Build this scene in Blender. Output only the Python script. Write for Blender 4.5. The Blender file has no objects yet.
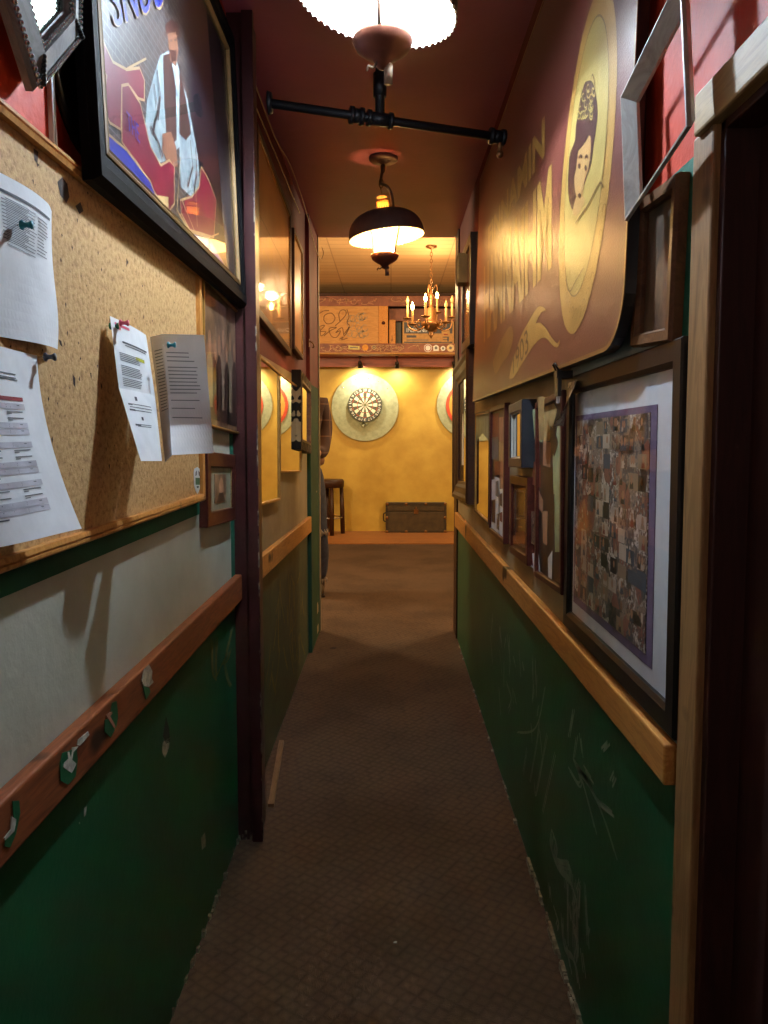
import bpy, bmesh, math, random
from mathutils import Vector, Matrix
random.seed(7)
SC = bpy.context.scene
COL = SC.collection
# ------------------------------------------------------------------ camera model
F, TH = 769.0, math.radians(4.3)
CX, CY, H = 391.0, 433 + 769.0 * math.tan(math.radians(4.3)), 1.33
S_, C_ = math.sin(TH), math.cos(TH)
def ray(px, py):
    a = (px - CX) / F; b = (CY - py) / F
    return Vector((a, b * S_ + C_, b * C_ - S_))
def on(axis, val, px, py):
    d = ray(px, py); o = Vector((0, 0, H)); t = (val - o[axis]) / d[axis]
    return o + d * t
cam_d = bpy.data.cameras.new('camera'); cam = bpy.data.objects.new('camera', cam_d); COL.objects.link(cam)
cam.location = (0, 0, H); cam.rotation_euler = (math.pi / 2 - TH, 0, 0)
cam_d.sensor_fit = 'VERTICAL'; cam_d.sensor_height = 36; cam_d.lens = F / 1024 * 36
cam_d.shift_x = -(CX - 384) / 1024; cam_d.shift_y = (CY - 512) / 1024
cam_d.clip_start = 0.02
SC.camera = cam
SC.view_settings.view_transform = 'Standard'; SC.view_settings.look = 'None'
SC.view_settings.gamma = 1; SC.view_settings.use_curve_mapping = False
SC.view_settings.exposure = 0.85

# ------------------------------------------------------------------ materials
def lin(c):
    return tuple((x / 255 / 12.92) if x / 255 <= 0.04045 else ((x / 255 + 0.055) / 1.055) ** 2.4 for x in c) + (1,)
def newmat(name):
    m = bpy.data.materials.new(name); m.use_nodes = True
    nt = m.node_tree; b = nt.nodes['Principled BSDF']
    return m, nt, b
def ND(nt, t, **kw):
    n = nt.nodes.new(t)
    for k, v in kw.items(): setattr(n, k, v)
    return n
def coords(nt, scale=(1, 1, 1), kind='Object', rot=(0, 0, 0)):
    tc = ND(nt, 'ShaderNodeTexCoord'); mp = ND(nt, 'ShaderNodeMapping')
    mp.inputs['Scale'].default_value = scale; mp.inputs['Rotation'].default_value = rot
    nt.links.new(tc.outputs[kind], mp.inputs['Vector']); return mp.outputs['Vector']
def ramp(nt, src, stops):
    r = ND(nt, 'ShaderNodeValToRGB'); e = r.color_ramp.elements
    while len(e) < len(stops): e.new(0.5)
    for i, (p, c) in enumerate(stops): e[i].position = p; e[i].color = c
    nt.links.new(src, r.inputs['Fac']); return r.outputs['Color']
def noise(nt, vec, scale, detail=4, rough=0.55, dist=0):
    n = ND(nt, 'ShaderNodeTexNoise'); n.inputs['Scale'].default_value = scale; n.inputs['Detail'].default_value = detail
    n.inputs['Roughness'].default_value = rough; n.inputs['Distortion'].default_value = dist
    nt.links.new(vec, n.inputs['Vector']); return n.outputs['Fac']
def bump(nt, b, src, strength, dist=0.01):
    bp = ND(nt, 'ShaderNodeBump'); bp.inputs['Strength'].default_value = strength; bp.inputs['Distance'].default_value = dist
    nt.links.new(src, bp.inputs['Height']); nt.links.new(bp.outputs['Normal'], b.inputs['Normal'])
def paint(name, c1, c2=None, scale=6, rough=0.6, bmp=0.15, bscale=60, stretch=(1, 1, 1), metal=0, spec=0.5):
    m, nt, b = newmat(name); c2 = c2 or tuple(int(x * 0.8) for x in c1)
    v = coords(nt, stretch)
    f = noise(nt, v, scale)
    nt.links.new(ramp(nt, f, [(0.35, lin(c2)), (0.65, lin(c1))]), b.inputs['Base Color'])
    b.inputs['Roughness'].default_value = rough; b.inputs['Metallic'].default_value = metal
    b.inputs['Specular IOR Level'].default_value = spec
    if bmp: bump(nt, b, noise(nt, v, bscale, 3), bmp, 0.004)
    return m
def wood(name, c1, c2, stretch=(2, 18, 18), scale=2.2, rough=0.5, bmp=0.12, knots=False):
    m, nt, b = newmat(name); b.inputs['Specular IOR Level'].default_value = 0.25; v = coords(nt, stretch)
    f = noise(nt, v, scale, 5, 0.6, 1.2)
    col = ramp(nt, f, [(0.3, lin(c2)), (0.5, lin(c1)), (0.58, lin(tuple(int(a * .5 + d * .5) for a, d in zip(c1, c2)))), (0.75, lin(c1))])
    if knots:
        v2 = coords(nt, (1, 1, 1)); k = noise(nt, v2, 9, 1, 0.4)
        mx = ND(nt, 'ShaderNodeMix', data_type='RGBA')
        nt.links.new(ramp(nt, k, [(0.24, (1, 1, 1, 1)), (0.30, (0, 0, 0, 1))]), mx.inputs['Factor'])
        nt.links.new(col, mx.inputs['A']); mx.inputs['B'].default_value = lin(tuple(int(x * .4) for x in c2)); col = mx.outputs['Result']
    nt.links.new(col, b.inputs['Base Color']); b.inputs['Roughness'].default_value = rough
    bump(nt, b, f, bmp, 0.003); return m
def emis(name, c, s):
    m, nt, b = newmat(name); b.inputs['Base Color'].default_value = (0, 0, 0, 1)
    b.inputs['Emission Color'].default_value = lin(c); b.inputs['Emission Strength'].default_value = s
    return m
def glass_pane(name, tint=(255, 255, 255), rough=0.03, refl=0.16, cover=0.0):
    m = bpy.data.materials.new(name); m.use_nodes = True; nt = m.node_tree; nt.nodes.clear()
    o = ND(nt, 'ShaderNodeOutputMaterial'); t = ND(nt, 'ShaderNodeBsdfTransparent'); g = ND(nt, 'ShaderNodeBsdfGlossy')
    t.inputs['Color'].default_value = lin(tint); g.inputs['Roughness'].default_value = rough
    lw = ND(nt, 'ShaderNodeLayerWeight'); lw.inputs['Blend'].default_value = 0.5
    pw = ND(nt, 'ShaderNodeMath', operation='POWER'); pw.inputs[1].default_value = 5; nt.links.new(lw.outputs['Facing'], pw.inputs[0])
    fr = ND(nt, 'ShaderNodeMath', operation='MULTIPLY_ADD'); fr.inputs[1].default_value = 0.9; fr.inputs[2].default_value = 0.03; nt.links.new(pw.outputs[0], fr.inputs[0])
    mx = ND(nt, 'ShaderNodeMixShader'); nt.links.new(fr.outputs[0], mx.inputs[0]); nt.links.new(t.outputs[0], mx.inputs[1]); nt.links.new(g.outputs[0], mx.inputs[2])
    nt.links.new(mx.outputs[0], o.inputs['Surface']); return m
def plain(name, c, rough=0.5, metal=0.0, spec=0.5, n=0.12):
    return paint(name, c, tuple(int(x * (1 - n)) for x in c), 25, rough, 0.05, 120, metal=metal, spec=spec)

M = {}
M['green'] = paint('green_wall_paint', (24, 96, 60), (18, 82, 50), 5, 0.42, 0.25, 45)
M['green_old'] = paint('worn_green_paint', (66, 80, 52), (44, 62, 42), 9, 0.5, 0.3, 50)
M['teal'] = paint('teal_green_paint', (38, 110, 86), (28, 92, 70), 5, 0.65, 0.2, 45, spec=.2)
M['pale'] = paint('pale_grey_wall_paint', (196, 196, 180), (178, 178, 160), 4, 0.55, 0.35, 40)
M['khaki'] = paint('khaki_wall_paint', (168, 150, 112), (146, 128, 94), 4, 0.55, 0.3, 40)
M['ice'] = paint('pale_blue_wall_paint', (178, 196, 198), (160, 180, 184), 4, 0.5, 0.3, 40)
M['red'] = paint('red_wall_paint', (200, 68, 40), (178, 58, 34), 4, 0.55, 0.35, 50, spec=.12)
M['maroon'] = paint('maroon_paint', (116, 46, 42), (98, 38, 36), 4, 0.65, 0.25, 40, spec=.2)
M['ceil'] = paint('dark_red_ceiling_paint', (168, 88, 108), (148, 76, 94), 1.6, 0.42, 0.2, 30)
M['postm'] = paint('dark_maroon_gloss_paint', (60, 25, 25), (46, 19, 20), 7, 0.35, 0.35, 35)
M['chip'] = paint('chipped_paint_edge', (150, 140, 120), (50, 26, 30), 40, 0.7, 0.3, 60)
M['chalk'] = plain('chalk_mark', (176, 186, 172), 0.9)
M['chalk2'] = plain('ochre_scratch', (156, 146, 92), 0.9)
M['plaster'] = paint('torn_plaster', (206, 202, 188), (150, 146, 132), 60, 0.9, 0.4, 90)
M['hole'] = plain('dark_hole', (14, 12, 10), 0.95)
M['pine'] = wood('varnished_pine', (206, 146, 78), (166, 102, 46), (18, 2, 18), 2.2, 0.4, 0.1, True)
M['rail_l'] = wood('worn_red_brown_wood', (140, 78, 46), (94, 48, 28), (18, 2, 18), 2.4, 0.5, 0.2, True)
M['casing'] = wood('weathered_casing_wood', (150, 112, 70), (112, 80, 46), (14, 14, 2), 2, 0.55, 0.2, True)
M['header'] = wood('weathered_header_wood', (184, 152, 104), (146, 114, 72), (14, 2, 14), 2, 0.55, 0.2, True)
M['darkdoor'] = wood('dark_stained_door_wood', (64, 32, 26), (46, 22, 18), (14, 14, 1.5), 2, 0.6, 0.15)
M['black'] = plain('black_frame_lacquer', (22, 20, 20), 0.35)
M['satin'] = plain('satin_black_frame', (16, 15, 16), 0.7, spec=.04)
M['blackm'] = plain('black_iron', (26, 24, 26), 0.45, 0.3)
M['brown'] = wood('dark_brown_frame_wood', (62, 38, 26), (40, 22, 14), (6, 6, 6), 3, 0.4, 0.1)
M['mahog'] = wood('mahogany_frame_wood', (76, 34, 26), (52, 20, 16), (6, 6, 6), 3, 0.35, 0.1)
M['walnut'] = wood('walnut_frame_wood', (112, 76, 48), (76, 48, 30), (6, 6, 6), 3, 0.4, 0.15)
M['gold'] = plain('dull_gold', (196, 150, 78), 0.35, 0.7)
M['brass'] = plain('aged_brass', (136, 94, 54), 0.4, 0.75)
M['copper'] = plain('dark_copper', (124, 74, 62), 0.4, 0.4)
M['silver'] = wood('silvered_frame_wood', (176, 172, 162), (140, 134, 124), (3, 3, 10), 3, 0.4, 0.15)
M['white'] = plain('white_paper', (236, 238, 240), 0.7, n=0.04)
M['paperback'] = plain('grey_white_paper', (214, 212, 212), 0.75, n=0.04)
M['ink'] = plain('grey_ink', (120, 122, 126), 0.8)
M['inkd'] = plain('dark_ink', (92, 94, 100), 0.8)
M['cellgrey'] = plain('light_grey_table_cell', (200, 198, 206), 0.8)
M['redink'] = plain('red_ink', (150, 40, 48), 0.8)
M['yel'] = plain('yellow_highlighter', (190, 186, 40), 0.8)
M['pink'] = plain('pink_plastic', (236, 90, 130), 0.35)
M['teal_p'] = plain('teal_plastic', (24, 130, 150), 0.3)
M['green_p'] = plain('green_plastic', (20, 120, 80), 0.3)
M['grey_p'] = plain('slate_plastic', (70, 78, 92), 0.3)
M['steel'] = plain('steel', (190, 190, 190), 0.25, 0.9)
M['mirror'] = paint('mirror_silver', (225, 225, 220), (223, 223, 218), 1, 0.015, 0, metal=1.0)
M['pane'] = glass_pane('picture_glass')
M['mat_white'] = plain('white_mat_board', (222, 226, 230), 0.75, n=0.03)
M['mat_purple'] = plain('purple_mat_board', (120, 100, 132), 0.75)
M['greyboard'] = paint('green_grey_felt', (166, 172, 140), (146, 152, 122), 20, 0.9, 0.2, 200)
M['sepia'] = paint('sepia_photo', (156, 120, 88), (88, 64, 48), 14, 0.4, 0)
M['sepia_d'] = paint('dark_sepia_photo', (66, 48, 36), (38, 28, 22), 10, 0.4, 0)
M['flesh'] = plain('photo_flesh_tone', (188, 140, 108), 0.5)
M['tan'] = plain('photo_tan', (196, 164, 110), 0.5)
M['slip'] = plain('dull_gilt_slip', (132, 100, 56), .6, .2)
M['poster_bg'] = None
def m_cork():
    m, nt, b = newmat('cork'); v = coords(nt)
    a = noise(nt, v, 90, 4, 0.7); c = ramp(nt, a, [(0.30, lin((150, 110, 66))), (0.48, lin((196, 154, 100))), (0.7, lin((212, 174, 118)))])
    sp = noise(nt, v, 75, 2, 0.5); mx = ND(nt, 'ShaderNodeMix', data_type='RGBA')
    nt.links.new(ramp(nt, sp, [(0.24, (1, 1, 1, 1)), (0.28, (0, 0, 0, 1))]), mx.inputs['Factor'])
    nt.links.new(c, mx.inputs['A']); mx.inputs['B'].default_value = lin((70, 46, 28))
    nt.links.new(mx.outputs['Result'], b.inputs['Base Color']); b.inputs['Roughness'].default_value = 0.85
    bump(nt, b, a, 0.4, 0.004); return m
M['cork'] = m_cork()
def m_carpet():
    m, nt, b = newmat('patterned_carpet'); v = coords(nt, (1, 1, 1), rot=(0, 0, 0.6))
    vo = ND(nt, 'ShaderNodeTexVoronoi', distance='CHEBYCHEV'); vo.inputs['Scale'].default_value = 34; vo.inputs['Randomness'].default_value = 0.25
    nt.links.new(v, vo.inputs['Vector'])
    c = ramp(nt, vo.outputs['Distance'], [(0.1, lin((92, 74, 60))), (0.45, lin((82, 66, 54))), (0.62, lin((68, 54, 44)))])
    v2 = coords(nt); n2 = noise(nt, v2, 2.2, 5); n3 = noise(nt, v2, 300, 2)
    mx = ND(nt, 'ShaderNodeMix', data_type='RGBA', blend_type='MULTIPLY'); mx.inputs['Factor'].default_value = 1
    nt.links.new(c, mx.inputs['A']); nt.links.new(ramp(nt, n2, [(0.35, (.72, .72, .72, 1)), (0.6, (1, 1, 1, 1))]), mx.inputs['B'])
    nt.links.new(mx.outputs['Result'], b.inputs['Base Color']); b.inputs['Roughness'].default_value = 0.95; b.inputs['Specular IOR Level'].default_value = 0.15
    ad = ND(nt, 'ShaderNodeMath', operation='ADD'); nt.links.new(vo.outputs['Distance'], ad.inputs[0]); nt.links.new(n3, ad.inputs[1])
    bump(nt, b, ad.outputs[0], 0.5, 0.006); return m
M['carpet'] = m_carpet()
def m_mural():
    m, nt, b = newmat('glossy_maroon_sign_paint'); v = coords(nt)
    f = noise(nt, v, 3, 5)
    nt.links.new(ramp(nt, f, [(0.3, lin((84, 42, 36))), (0.7, lin((100, 52, 42)))]), b.inputs['Base Color'])
    b.inputs['Roughness'].default_value = 0.36
    bump(nt, b, noise(nt, coords(nt), 220, 2), 0.22, 0.003); return m
M['mural'] = m_mural()
def gloss_like(name, c, rough=0.36):
    m, nt, b = newmat(name); v = coords(nt); f = noise(nt, v, 8, 4)
    nt.links.new(ramp(nt, f, [(0.3, lin(tuple(int(x * .88) for x in c))), (0.7, lin(c))]), b.inputs['Base Color'])
    b.inputs['Roughness'].default_value = rough
    bump(nt, b, noise(nt, coords(nt), 220, 2), 0.22, 0.003); return m
M['mu_gold'] = gloss_like('sign_gold_paint', (158, 120, 58)); M['mu_gold2'] = gloss_like('sign_ochre_paint', (134, 96, 46))
M['mu_cream'] = gloss_like('sign_cream_paint', (158, 136, 74)); M['mu_face'] = gloss_like('sign_face_paint', (160, 124, 76))
M['mu_dark'] = gloss_like('sign_brown_paint', (66, 38, 32)); M['mu_line'] = gloss_like('sign_dark_outline', (104, 74, 36))
def m_brick():
    m, nt, b = newmat('poster_dark_brick'); v = coords(nt, (1, 1, 1))
    br = ND(nt, 'ShaderNodeTexBrick'); br.inputs['Scale'].default_value = 16
    br.inputs['Color1'].default_value = lin((70, 58, 52)); br.inputs['Color2'].default_value = lin((48, 40, 40)); br.inputs['Mortar'].default_value = lin((98, 92, 88))
    br.inputs['Mortar Size'].default_value = 0.02
    nt.links.new(v, br.inputs['Vector']); mx = ND(nt, 'ShaderNodeMix', data_type='RGBA'); nt.links.new(br.outputs['Color'], mx.inputs['A']); mx.inputs['B'].default_value = lin((24, 18, 24))
    sx = ND(nt, 'ShaderNodeSeparateXYZ'); nt.links.new(v, sx.inputs[0])
    nt.links.new(ramp(nt, sx.outputs[0], [(0.0, (0, 0, 0, 1)), (0.12, (1, 1, 1, 1))]), mx.inputs['Factor'])
    nt.links.new(mx.outputs['Result'], b.inputs['Base Color']); b.inputs['Roughness'].default_value = 0.4; return m
M['poster_bg'] = m_brick()
M['p_red'] = paint('poster_red', (124, 24, 46), (92, 18, 38), 6, 0.4, 0); M['p_blue'] = plain('poster_blue', (34, 48, 150), 0.4)
M['p_line'] = plain('poster_pale_outline', (176, 146, 104), 0.35); M['p_vest'] = plain('poster_brown_vest', (66, 44, 38), 0.4)
M['p_shirt'] = paint('poster_white_shirt', (150, 160, 160), (100, 112, 118), 20, 0.4, 0); M['p_hand'] = plain('poster_skin', (132, 88, 66), 0.4)
def m_collage(name, cols, sc=1.0):
    m, nt, b = newmat(name); v = coords(nt, (1, .8, 1))
    vo = ND(nt, 'ShaderNodeTexVoronoi', distance='MINKOWSKI'); vo.inputs['Scale'].default_value = 30 * sc; vo.inputs['Exponent'].default_value = 4
    nt.links.new(v, vo.inputs['Vector']); sp = ND(nt, 'ShaderNodeSeparateColor'); nt.links.new(vo.outputs['Color'], sp.inputs[0])
    n = noise(nt, v, 85 * sc, 4, 0.7); ad = ND(nt, 'ShaderNodeMath', operation='MULTIPLY_ADD')
    nt.links.new(n, ad.inputs[0]); ad.inputs[1].default_value = 1.1; nt.links.new(sp.outputs[0], ad.inputs[2])
    ad2 = ND(nt, 'ShaderNodeMath', operation='SUBTRACT'); nt.links.new(ad.outputs[0], ad2.inputs[0]); ad2.inputs[1].default_value = 0.5
    k = len(cols) - 1
    nt.links.new(ramp(nt, ad2.outputs[0], [(0.08 + 0.84 * i / k, lin(c)) for i, c in enumerate(cols)]), b.inputs['Base Color'])
    b.inputs['Roughness'].default_value = 0.4; return m
M['col_a'] = m_collage('photo_collage_print', [(34, 32, 32), (96, 82, 74), (72, 82, 90), (170, 150, 132), (112, 96, 84), (232, 226, 216), (66, 58, 56), (150, 92, 76)])
M['col_b'] = m_collage('snapshot_print', [(34, 26, 22), (92, 66, 50), (180, 150, 120), (60, 48, 42), (140, 90, 70), (210, 200, 186)], 1.6)
M['yellow'] = paint('mustard_wall_paint', (196, 164, 70), (176, 142, 54), 3, 0.5, 0.25, 30)
M['tile'] = None
def m_tile():
    m, nt, b = newmat('stained_ceiling_tile'); v = coords(nt)
    br = ND(nt, 'ShaderNodeTexBrick'); br.offset = 0; br.inputs['Scale'].default_value = 1; br.inputs['Brick Width'].default_value = 0.61; br.inputs['Row Height'].default_value = 0.16
    br.inputs['Mortar Size'].default_value = 0.006
    br.inputs['Color1'].default_value = lin((200, 164, 118)); br.inputs['Color2'].default_value = lin((190, 152, 106)); br.inputs['Mortar'].default_value = lin((164, 128, 88))
    nt.links.new(v, br.inputs['Vector']); nt.links.new(br.outputs['Color'], b.inputs['Base Color']); b.inputs['Roughness'].default_value = 0.8
    bump(nt, b, noise(nt, v, 60), 0.2); return m
M['tile'] = m_tile()
M['ply'] = wood('bare_plywood', (196, 148, 92), (168, 120, 70), (2, 8, 8), 2, 0.6, 0.05)
M['fascia'] = paint('red_brown_fascia_paint', (142, 84, 60), (112, 62, 44), 8, 0.5, 0.2, 30)
M['soffit'] = paint('worn_pink_red_paint', (168, 92, 72), (126, 70, 56), 14, 0.5, 0.2, 30, (.3, 3, 3))
M['cardboard'] = plain('kraft_carton', (196, 152, 96), 0.7)
M['trunkm'] = paint('black_trunk_vinyl', (74, 60, 36), (58, 46, 28), 12, 0.6, 0.2, 80)
M['lampglass1'] = emis('cool_globe_glow', (208, 229, 250), 80); M['bulb1'] = emis('cool_bulb_glow', (208, 229, 250), 2000)
M['lampglass2'] = emis('warm_globe_glow', (255, 206, 128), 60); M['bulb2'] = emis('warm_bulb_glow', (255, 200, 120), 330)
M['flame'] = emis('candle_bulb_glow', (255, 190, 100), 40)
M['chim'] = None
M['shade_out'] = plain('bronze_shade_outside', (112, 86, 74), 0.5, 0.1); M['shade_in'] = plain('cream_shade_inside', (246, 236, 214), 0.5, n=0.03)
M['candle'] = plain('ivory_candle_sleeve', (226, 176, 110), 0.5)
def m_transl(name, c):
    m = bpy.data.materials.new(name); m.use_nodes = True; nt = m.node_tree; nt.nodes.clear()
    o = ND(nt, 'ShaderNodeOutputMaterial'); t = ND(nt, 'ShaderNodeBsdfTranslucent'); d = ND(nt, 'ShaderNodeBsdfDiffuse'); mx = ND(nt, 'ShaderNodeMixShader')
    t.inputs['Color'].default_value = lin(c); d.inputs['Color'].default_value = lin(c); mx.inputs[0].default_value = 0.35
    nt.links.new(t.outputs[0], mx.inputs[1]); nt.links.new(d.outputs[0], mx.inputs[2]); nt.links.new(mx.outputs[0], o.inputs['Surface']); return m
M['chim'] = m_transl('frosted_chimney_glass', (255, 226, 170))

# ------------------------------------------------------------------ mesh builder
class MB:
    def __init__(s): s.v = []; s.f = []; s.m = []; s.s = []
    def add(s, vs, fs, mat=0, smooth=False, xf=None):
        o = len(s.v)
        for p in vs:
            p = Vector(p)
            s.v.append(xf @ p if xf is not None else p)
        for f in fs: s.f.append(tuple(o + i for i in f)); s.m.append(mat); s.s.append(smooth)
        return s
    def box(s, lo, hi, mat=0, xf=None, skip=()):
        x0, y0, z0 = lo; x1, y1, z1 = hi
        vs = [(x0, y0, z0), (x1, y0, z0), (x1, y1, z0), (x0, y1, z0), (x0, y0, z1), (x1, y0, z1), (x1, y1, z1), (x0, y1, z1)]
        return s.add(vs, [(0, 3, 2, 1), (4, 5, 6, 7), (0, 1, 5, 4), (1, 2, 6, 5), (2, 3, 7, 6), (3, 0, 4, 7)], mat, False, xf)
    def poly(s, pts, mat=0, xf=None): return s.add(pts, [tuple(range(len(pts)))], mat, False, xf)
    def prism(s, pts2, w0, w1, mat=0, xf=None, side=None):
        n = len(pts2); vs = [(p[0], p[1], w0) for p in pts2] + [(p[0], p[1], w1) for p in pts2]
        s.add(vs, [tuple(range(n))[::-1], tuple(range(n, 2 * n))], mat, False, xf)
        o = len(s.v) - 2 * n
        for i in range(n):
            j = (i + 1) % n; s.f.append((o + i, o + j, o + n + j, o + n + i)); s.m.append(mat if side is None else side); s.s.append(False)
        return s
    def lathe(s, prof, seg=32, mat=0, xf=None, close=False, smooth=True):
        vs = []; fs = []; n = len(prof)
        for i in range(seg):
            a = 2 * math.pi * i / seg
            for r, z in prof: vs.append((r * math.cos(a), r * math.sin(a), z))
        for i in range(seg):
            k = (i + 1) % seg
            for j in range(n - 1 if not close else n):
                l = (j + 1) % n; fs.append((i * n + j, k * n + j, k * n + l, i * n + l))
        return s.add(vs, fs, mat, smooth, xf)
    def tube(s, path, r, seg=10, mat=0, xf=None, closed=False, caps=True):
        path = [Vector(p) for p in path]; n = len(path); rs = r if isinstance(r, (list, tuple)) else [r] * n
        vs = []; fs = []; prev = None
        for i, p in enumerate(path):
            if closed: t = path[(i + 1) % n] - path[i - 1]
            else: t = (path[min(i + 1, n - 1)] - path[max(i - 1, 0)])
            t.normalize()
            if prev is None:
                u = t.orthogonal().normalized()
            else:
                u = prev - t * prev.dot(t); u.normalize()
            prev = u; w = t.cross(u)
            for k in range(seg):
                a = 2 * math.pi * k / seg; vs.append(p + (u * math.cos(a) + w * math.sin(a)) * rs[i])
        for i in range(n if closed else n - 1):
            j = (i + 1) % n
            for k in range(seg):
                l = (k + 1) % seg; fs.append((i * seg + k, i * seg + l, j * seg + l, j * seg + k))
        if caps and not closed:
            fs.append(tuple(range(seg))[::-1]); fs.append(tuple((n - 1) * seg + k for k in range(seg)))
        return s.add(vs, fs, mat, True, xf)
    def ball(s, c, r, mat=0, xf=None, seg=14, rings=8, sc=(1, 1, 1)):
        prof = [(max(1e-5, math.sin(math.pi * i / rings)) * r, -math.cos(math.pi * i / rings) * r) for i in range(rings + 1)]
        X = Matrix.Translation(Vector(c)) @ Matrix.Diagonal(Vector(sc)).to_4x4()
        return s.lathe(prof, seg, mat, X if xf is None else xf @ X)
    def stroke(s, pts, width, mat=0, xf=None):
        # flat ribbon in the u,v plane at each point's w
        pts = [Vector(p) for p in pts]; vs = []; n = len(pts)
        for i, p in enumerate(pts):
            t = pts[min(i + 1, n - 1)] - pts[max(i - 1, 0)]
            q = Vector((-t.y, t.x, 0))
            q = q.normalized() * width / 2 if q.length > 1e-9 else Vector((width / 2, 0, 0))
            vs += [p + q, p - q]
        return s.add(vs, [(2 * i, 2 * i + 1, 2 * i + 3, 2 * i + 2) for i in range(n - 1)], mat, False, xf)
    def frame(s, poly, prof, mats=0, xf=None, smooth=False):
        """sweep a moulding profile [(inset, w), ...] round a closed polygon (counter-clockwise, local u,v)"""
        n = len(poly); P = [Vector((p[0], p[1])) for p in poly]; vs = []; k = len(prof)
        for i in range(n):
            a = (P[i] - P[i - 1]).normalized(); b = (P[(i + 1) % n] - P[i]).normalized()
            na = Vector((-a.y, a.x)); nb = Vector((-b.y, b.x)); m = na + nb; m /= (1 + na.dot(nb))
            for (t, w) in prof: q = P[i] + m * t; vs.append((q.x, q.y, w))
        for j in range(k):
            l = (j + 1) % k; mt = mats[j] if isinstance(mats, (list, tuple)) else mats
            s.add([], [], 0)
        o = len(s.v)
        for p in vs: s.v.append(xf @ Vector(p) if xf is not None else Vector(p))
        for i in range(n):
            ii = (i + 1) % n
            for j in range(k):
                l = (j + 1) % k
                s.f.append((o + i * k + j, o + ii * k + j, o + ii * k + l, o + i * k + l)); s.m.append(mats[j] if isinstance(mats, (list, tuple)) else mats); s.s.append(smooth)
        return s
    def build(s, name, mats, parent=None, bevel=0, world=None):
        me = bpy.data.meshes.new(name); me.from_pydata([tuple(p) for p in s.v], [], s.f)
        ms = mats if isinstance(mats, (list, tuple)) else [mats]
        for m in ms: me.materials.append(m)
        me.polygons.foreach_set('material_index', [min(i, len(ms) - 1) for i in s.m]); me.polygons.foreach_set('use_smooth', s.s)
        bm = bmesh.new(); bm.from_mesh(me); bmesh.ops.recalc_face_normals(bm, faces=bm.faces); bm.to_mesh(me); bm.free()
        me.update()
        o = bpy.data.objects.new(name, me); COL.objects.link(o)
        if parent is not None: o.parent = parent
        if bevel:
            b = o.modifiers.new('edge', 'BEVEL'); b.width = bevel; b.segments = 2; b.limit_method = 'ANGLE'; b.angle_limit = 0.7
        return o
def tag(o, label, cat, group=None, kind=None):
    o['label'] = label; o['category'] = cat
    if group: o['group'] = group
    if kind: o['kind'] = kind
    return o
def thing(name, label, cat, loc=(0, 0, 0), group=None, mat=None):
    o = bpy.data.objects.new(name, None); COL.objects.link(o); o.empty_display_size = 0.05
    if mat is not None: o.matrix_world = mat
    else: o.location = loc
    return tag(o, label, cat, group)
def struct(o): o['kind'] = 'structure'; return o
def rect(w, h, cx=0, cy=0): return [(cx - w / 2, cy - h / 2), (cx + w / 2, cy - h / 2), (cx + w / 2, cy + h / 2), (cx - w / 2, cy + h / 2)]
WALLM = {'L': Matrix(((0, 0, 1), (1, 0, 0), (0, 1, 0))), 'R': Matrix(((0, 0, -1), (-1, 0, 0), (0, 1, 0))), 'B': Matrix(((1, 0, 0), (0, 0, -1), (0, 1, 0)))}
def wmat(side, origin, tilt=0, yaw=0):
    return Matrix.Translation(Vector(origin)) @ Matrix.Rotation(yaw, 4, 'Z') @ WALLM[side].to_4x4() @ Matrix.Rotation(tilt, 4, 'Z')
def fit(side, val, tl, tr, br, bl):
    """rectangle on a wall plane from four image corners: (matrix at its centre, width, height)"""
    ax = 1 if side == 'B' else 0
    P = [on(ax, val, *p) for p in (tl, tr, br, bl)]; W3 = WALLM[side]
    q = [W3.transposed() @ p for p in P]; c = sum(P, Vector()) / 4
    hv = ((q[1] - q[0]) + (q[2] - q[3])) / 2; vv = ((q[0] - q[3]) + (q[1] - q[2])) / 2
    a = math.atan2(hv.y, hv.x); b = math.atan2(-vv.x, vv.y); t = (a * hv.length + b * vv.length) / (hv.length + vv.length)
    if abs(t) < 0.012: t = 0
    return wmat(side, c, t), hv.length, vv.length
def loc_px(mw, side, val, p, w=0.0):
    o, d = Vector((0, 0, H)), ray(*p); n = mw.to_3x3() @ Vector((0, 0, 1)); t0 = mw.translation
    w0 = {'L': val - t0.x, 'R': t0.x - val, 'B': t0.y - val}[side]
    q = mw.inverted() @ (o + d * ((t0 + n * w0 - o).dot(n) / d.dot(n))); return (q.x, q.y, w)
_tc = {}
def text_geo(txt, bold=0):
    if (txt, bold) in _tc: return _tc[(txt, bold)]
    c = bpy.data.curves.new('lettering', 'FONT'); c.body = txt; c.resolution_u = 3; c.offset = bold
    o = bpy.data.objects.new('lettering', c); COL.objects.link(o)
    bpy.context.view_layer.update()
    me = bpy.data.meshes.new_from_object(o.evaluated_get(bpy.context.evaluated_depsgraph_get()))
    vs = [v.co.copy() for v in me.vertices]; fs = [tuple(p.vertices) for p in me.polygons]
    bpy.data.objects.remove(o); bpy.data.curves.remove(c); bpy.data.meshes.remove(me)
    x0 = min(v.x for v in vs); x1 = max(v.x for v in vs); y0 = min(v.y for v in vs); y1 = max(v.y for v in vs)
    vs = [((v.x - x0) / (x1 - x0), (v.y - y0) / (y1 - y0)) for v in vs]
    _tc[(txt, bold)] = (vs, fs); return vs, fs
def put_text(mb, txt, quad, mat, xf=None, bold=0):
    """lettering stretched over a quad of local points TL,TR,BR,BL"""
    vs, fs = text_geo(txt, bold); tl, tr, br, bl = [Vector(p) for p in quad]
    mb.add([(bl * (1 - u) + br * u) * (1 - v) + (tl * (1 - u) + tr * u) * v for u, v in vs], fs, mat, False, xf)
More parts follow.
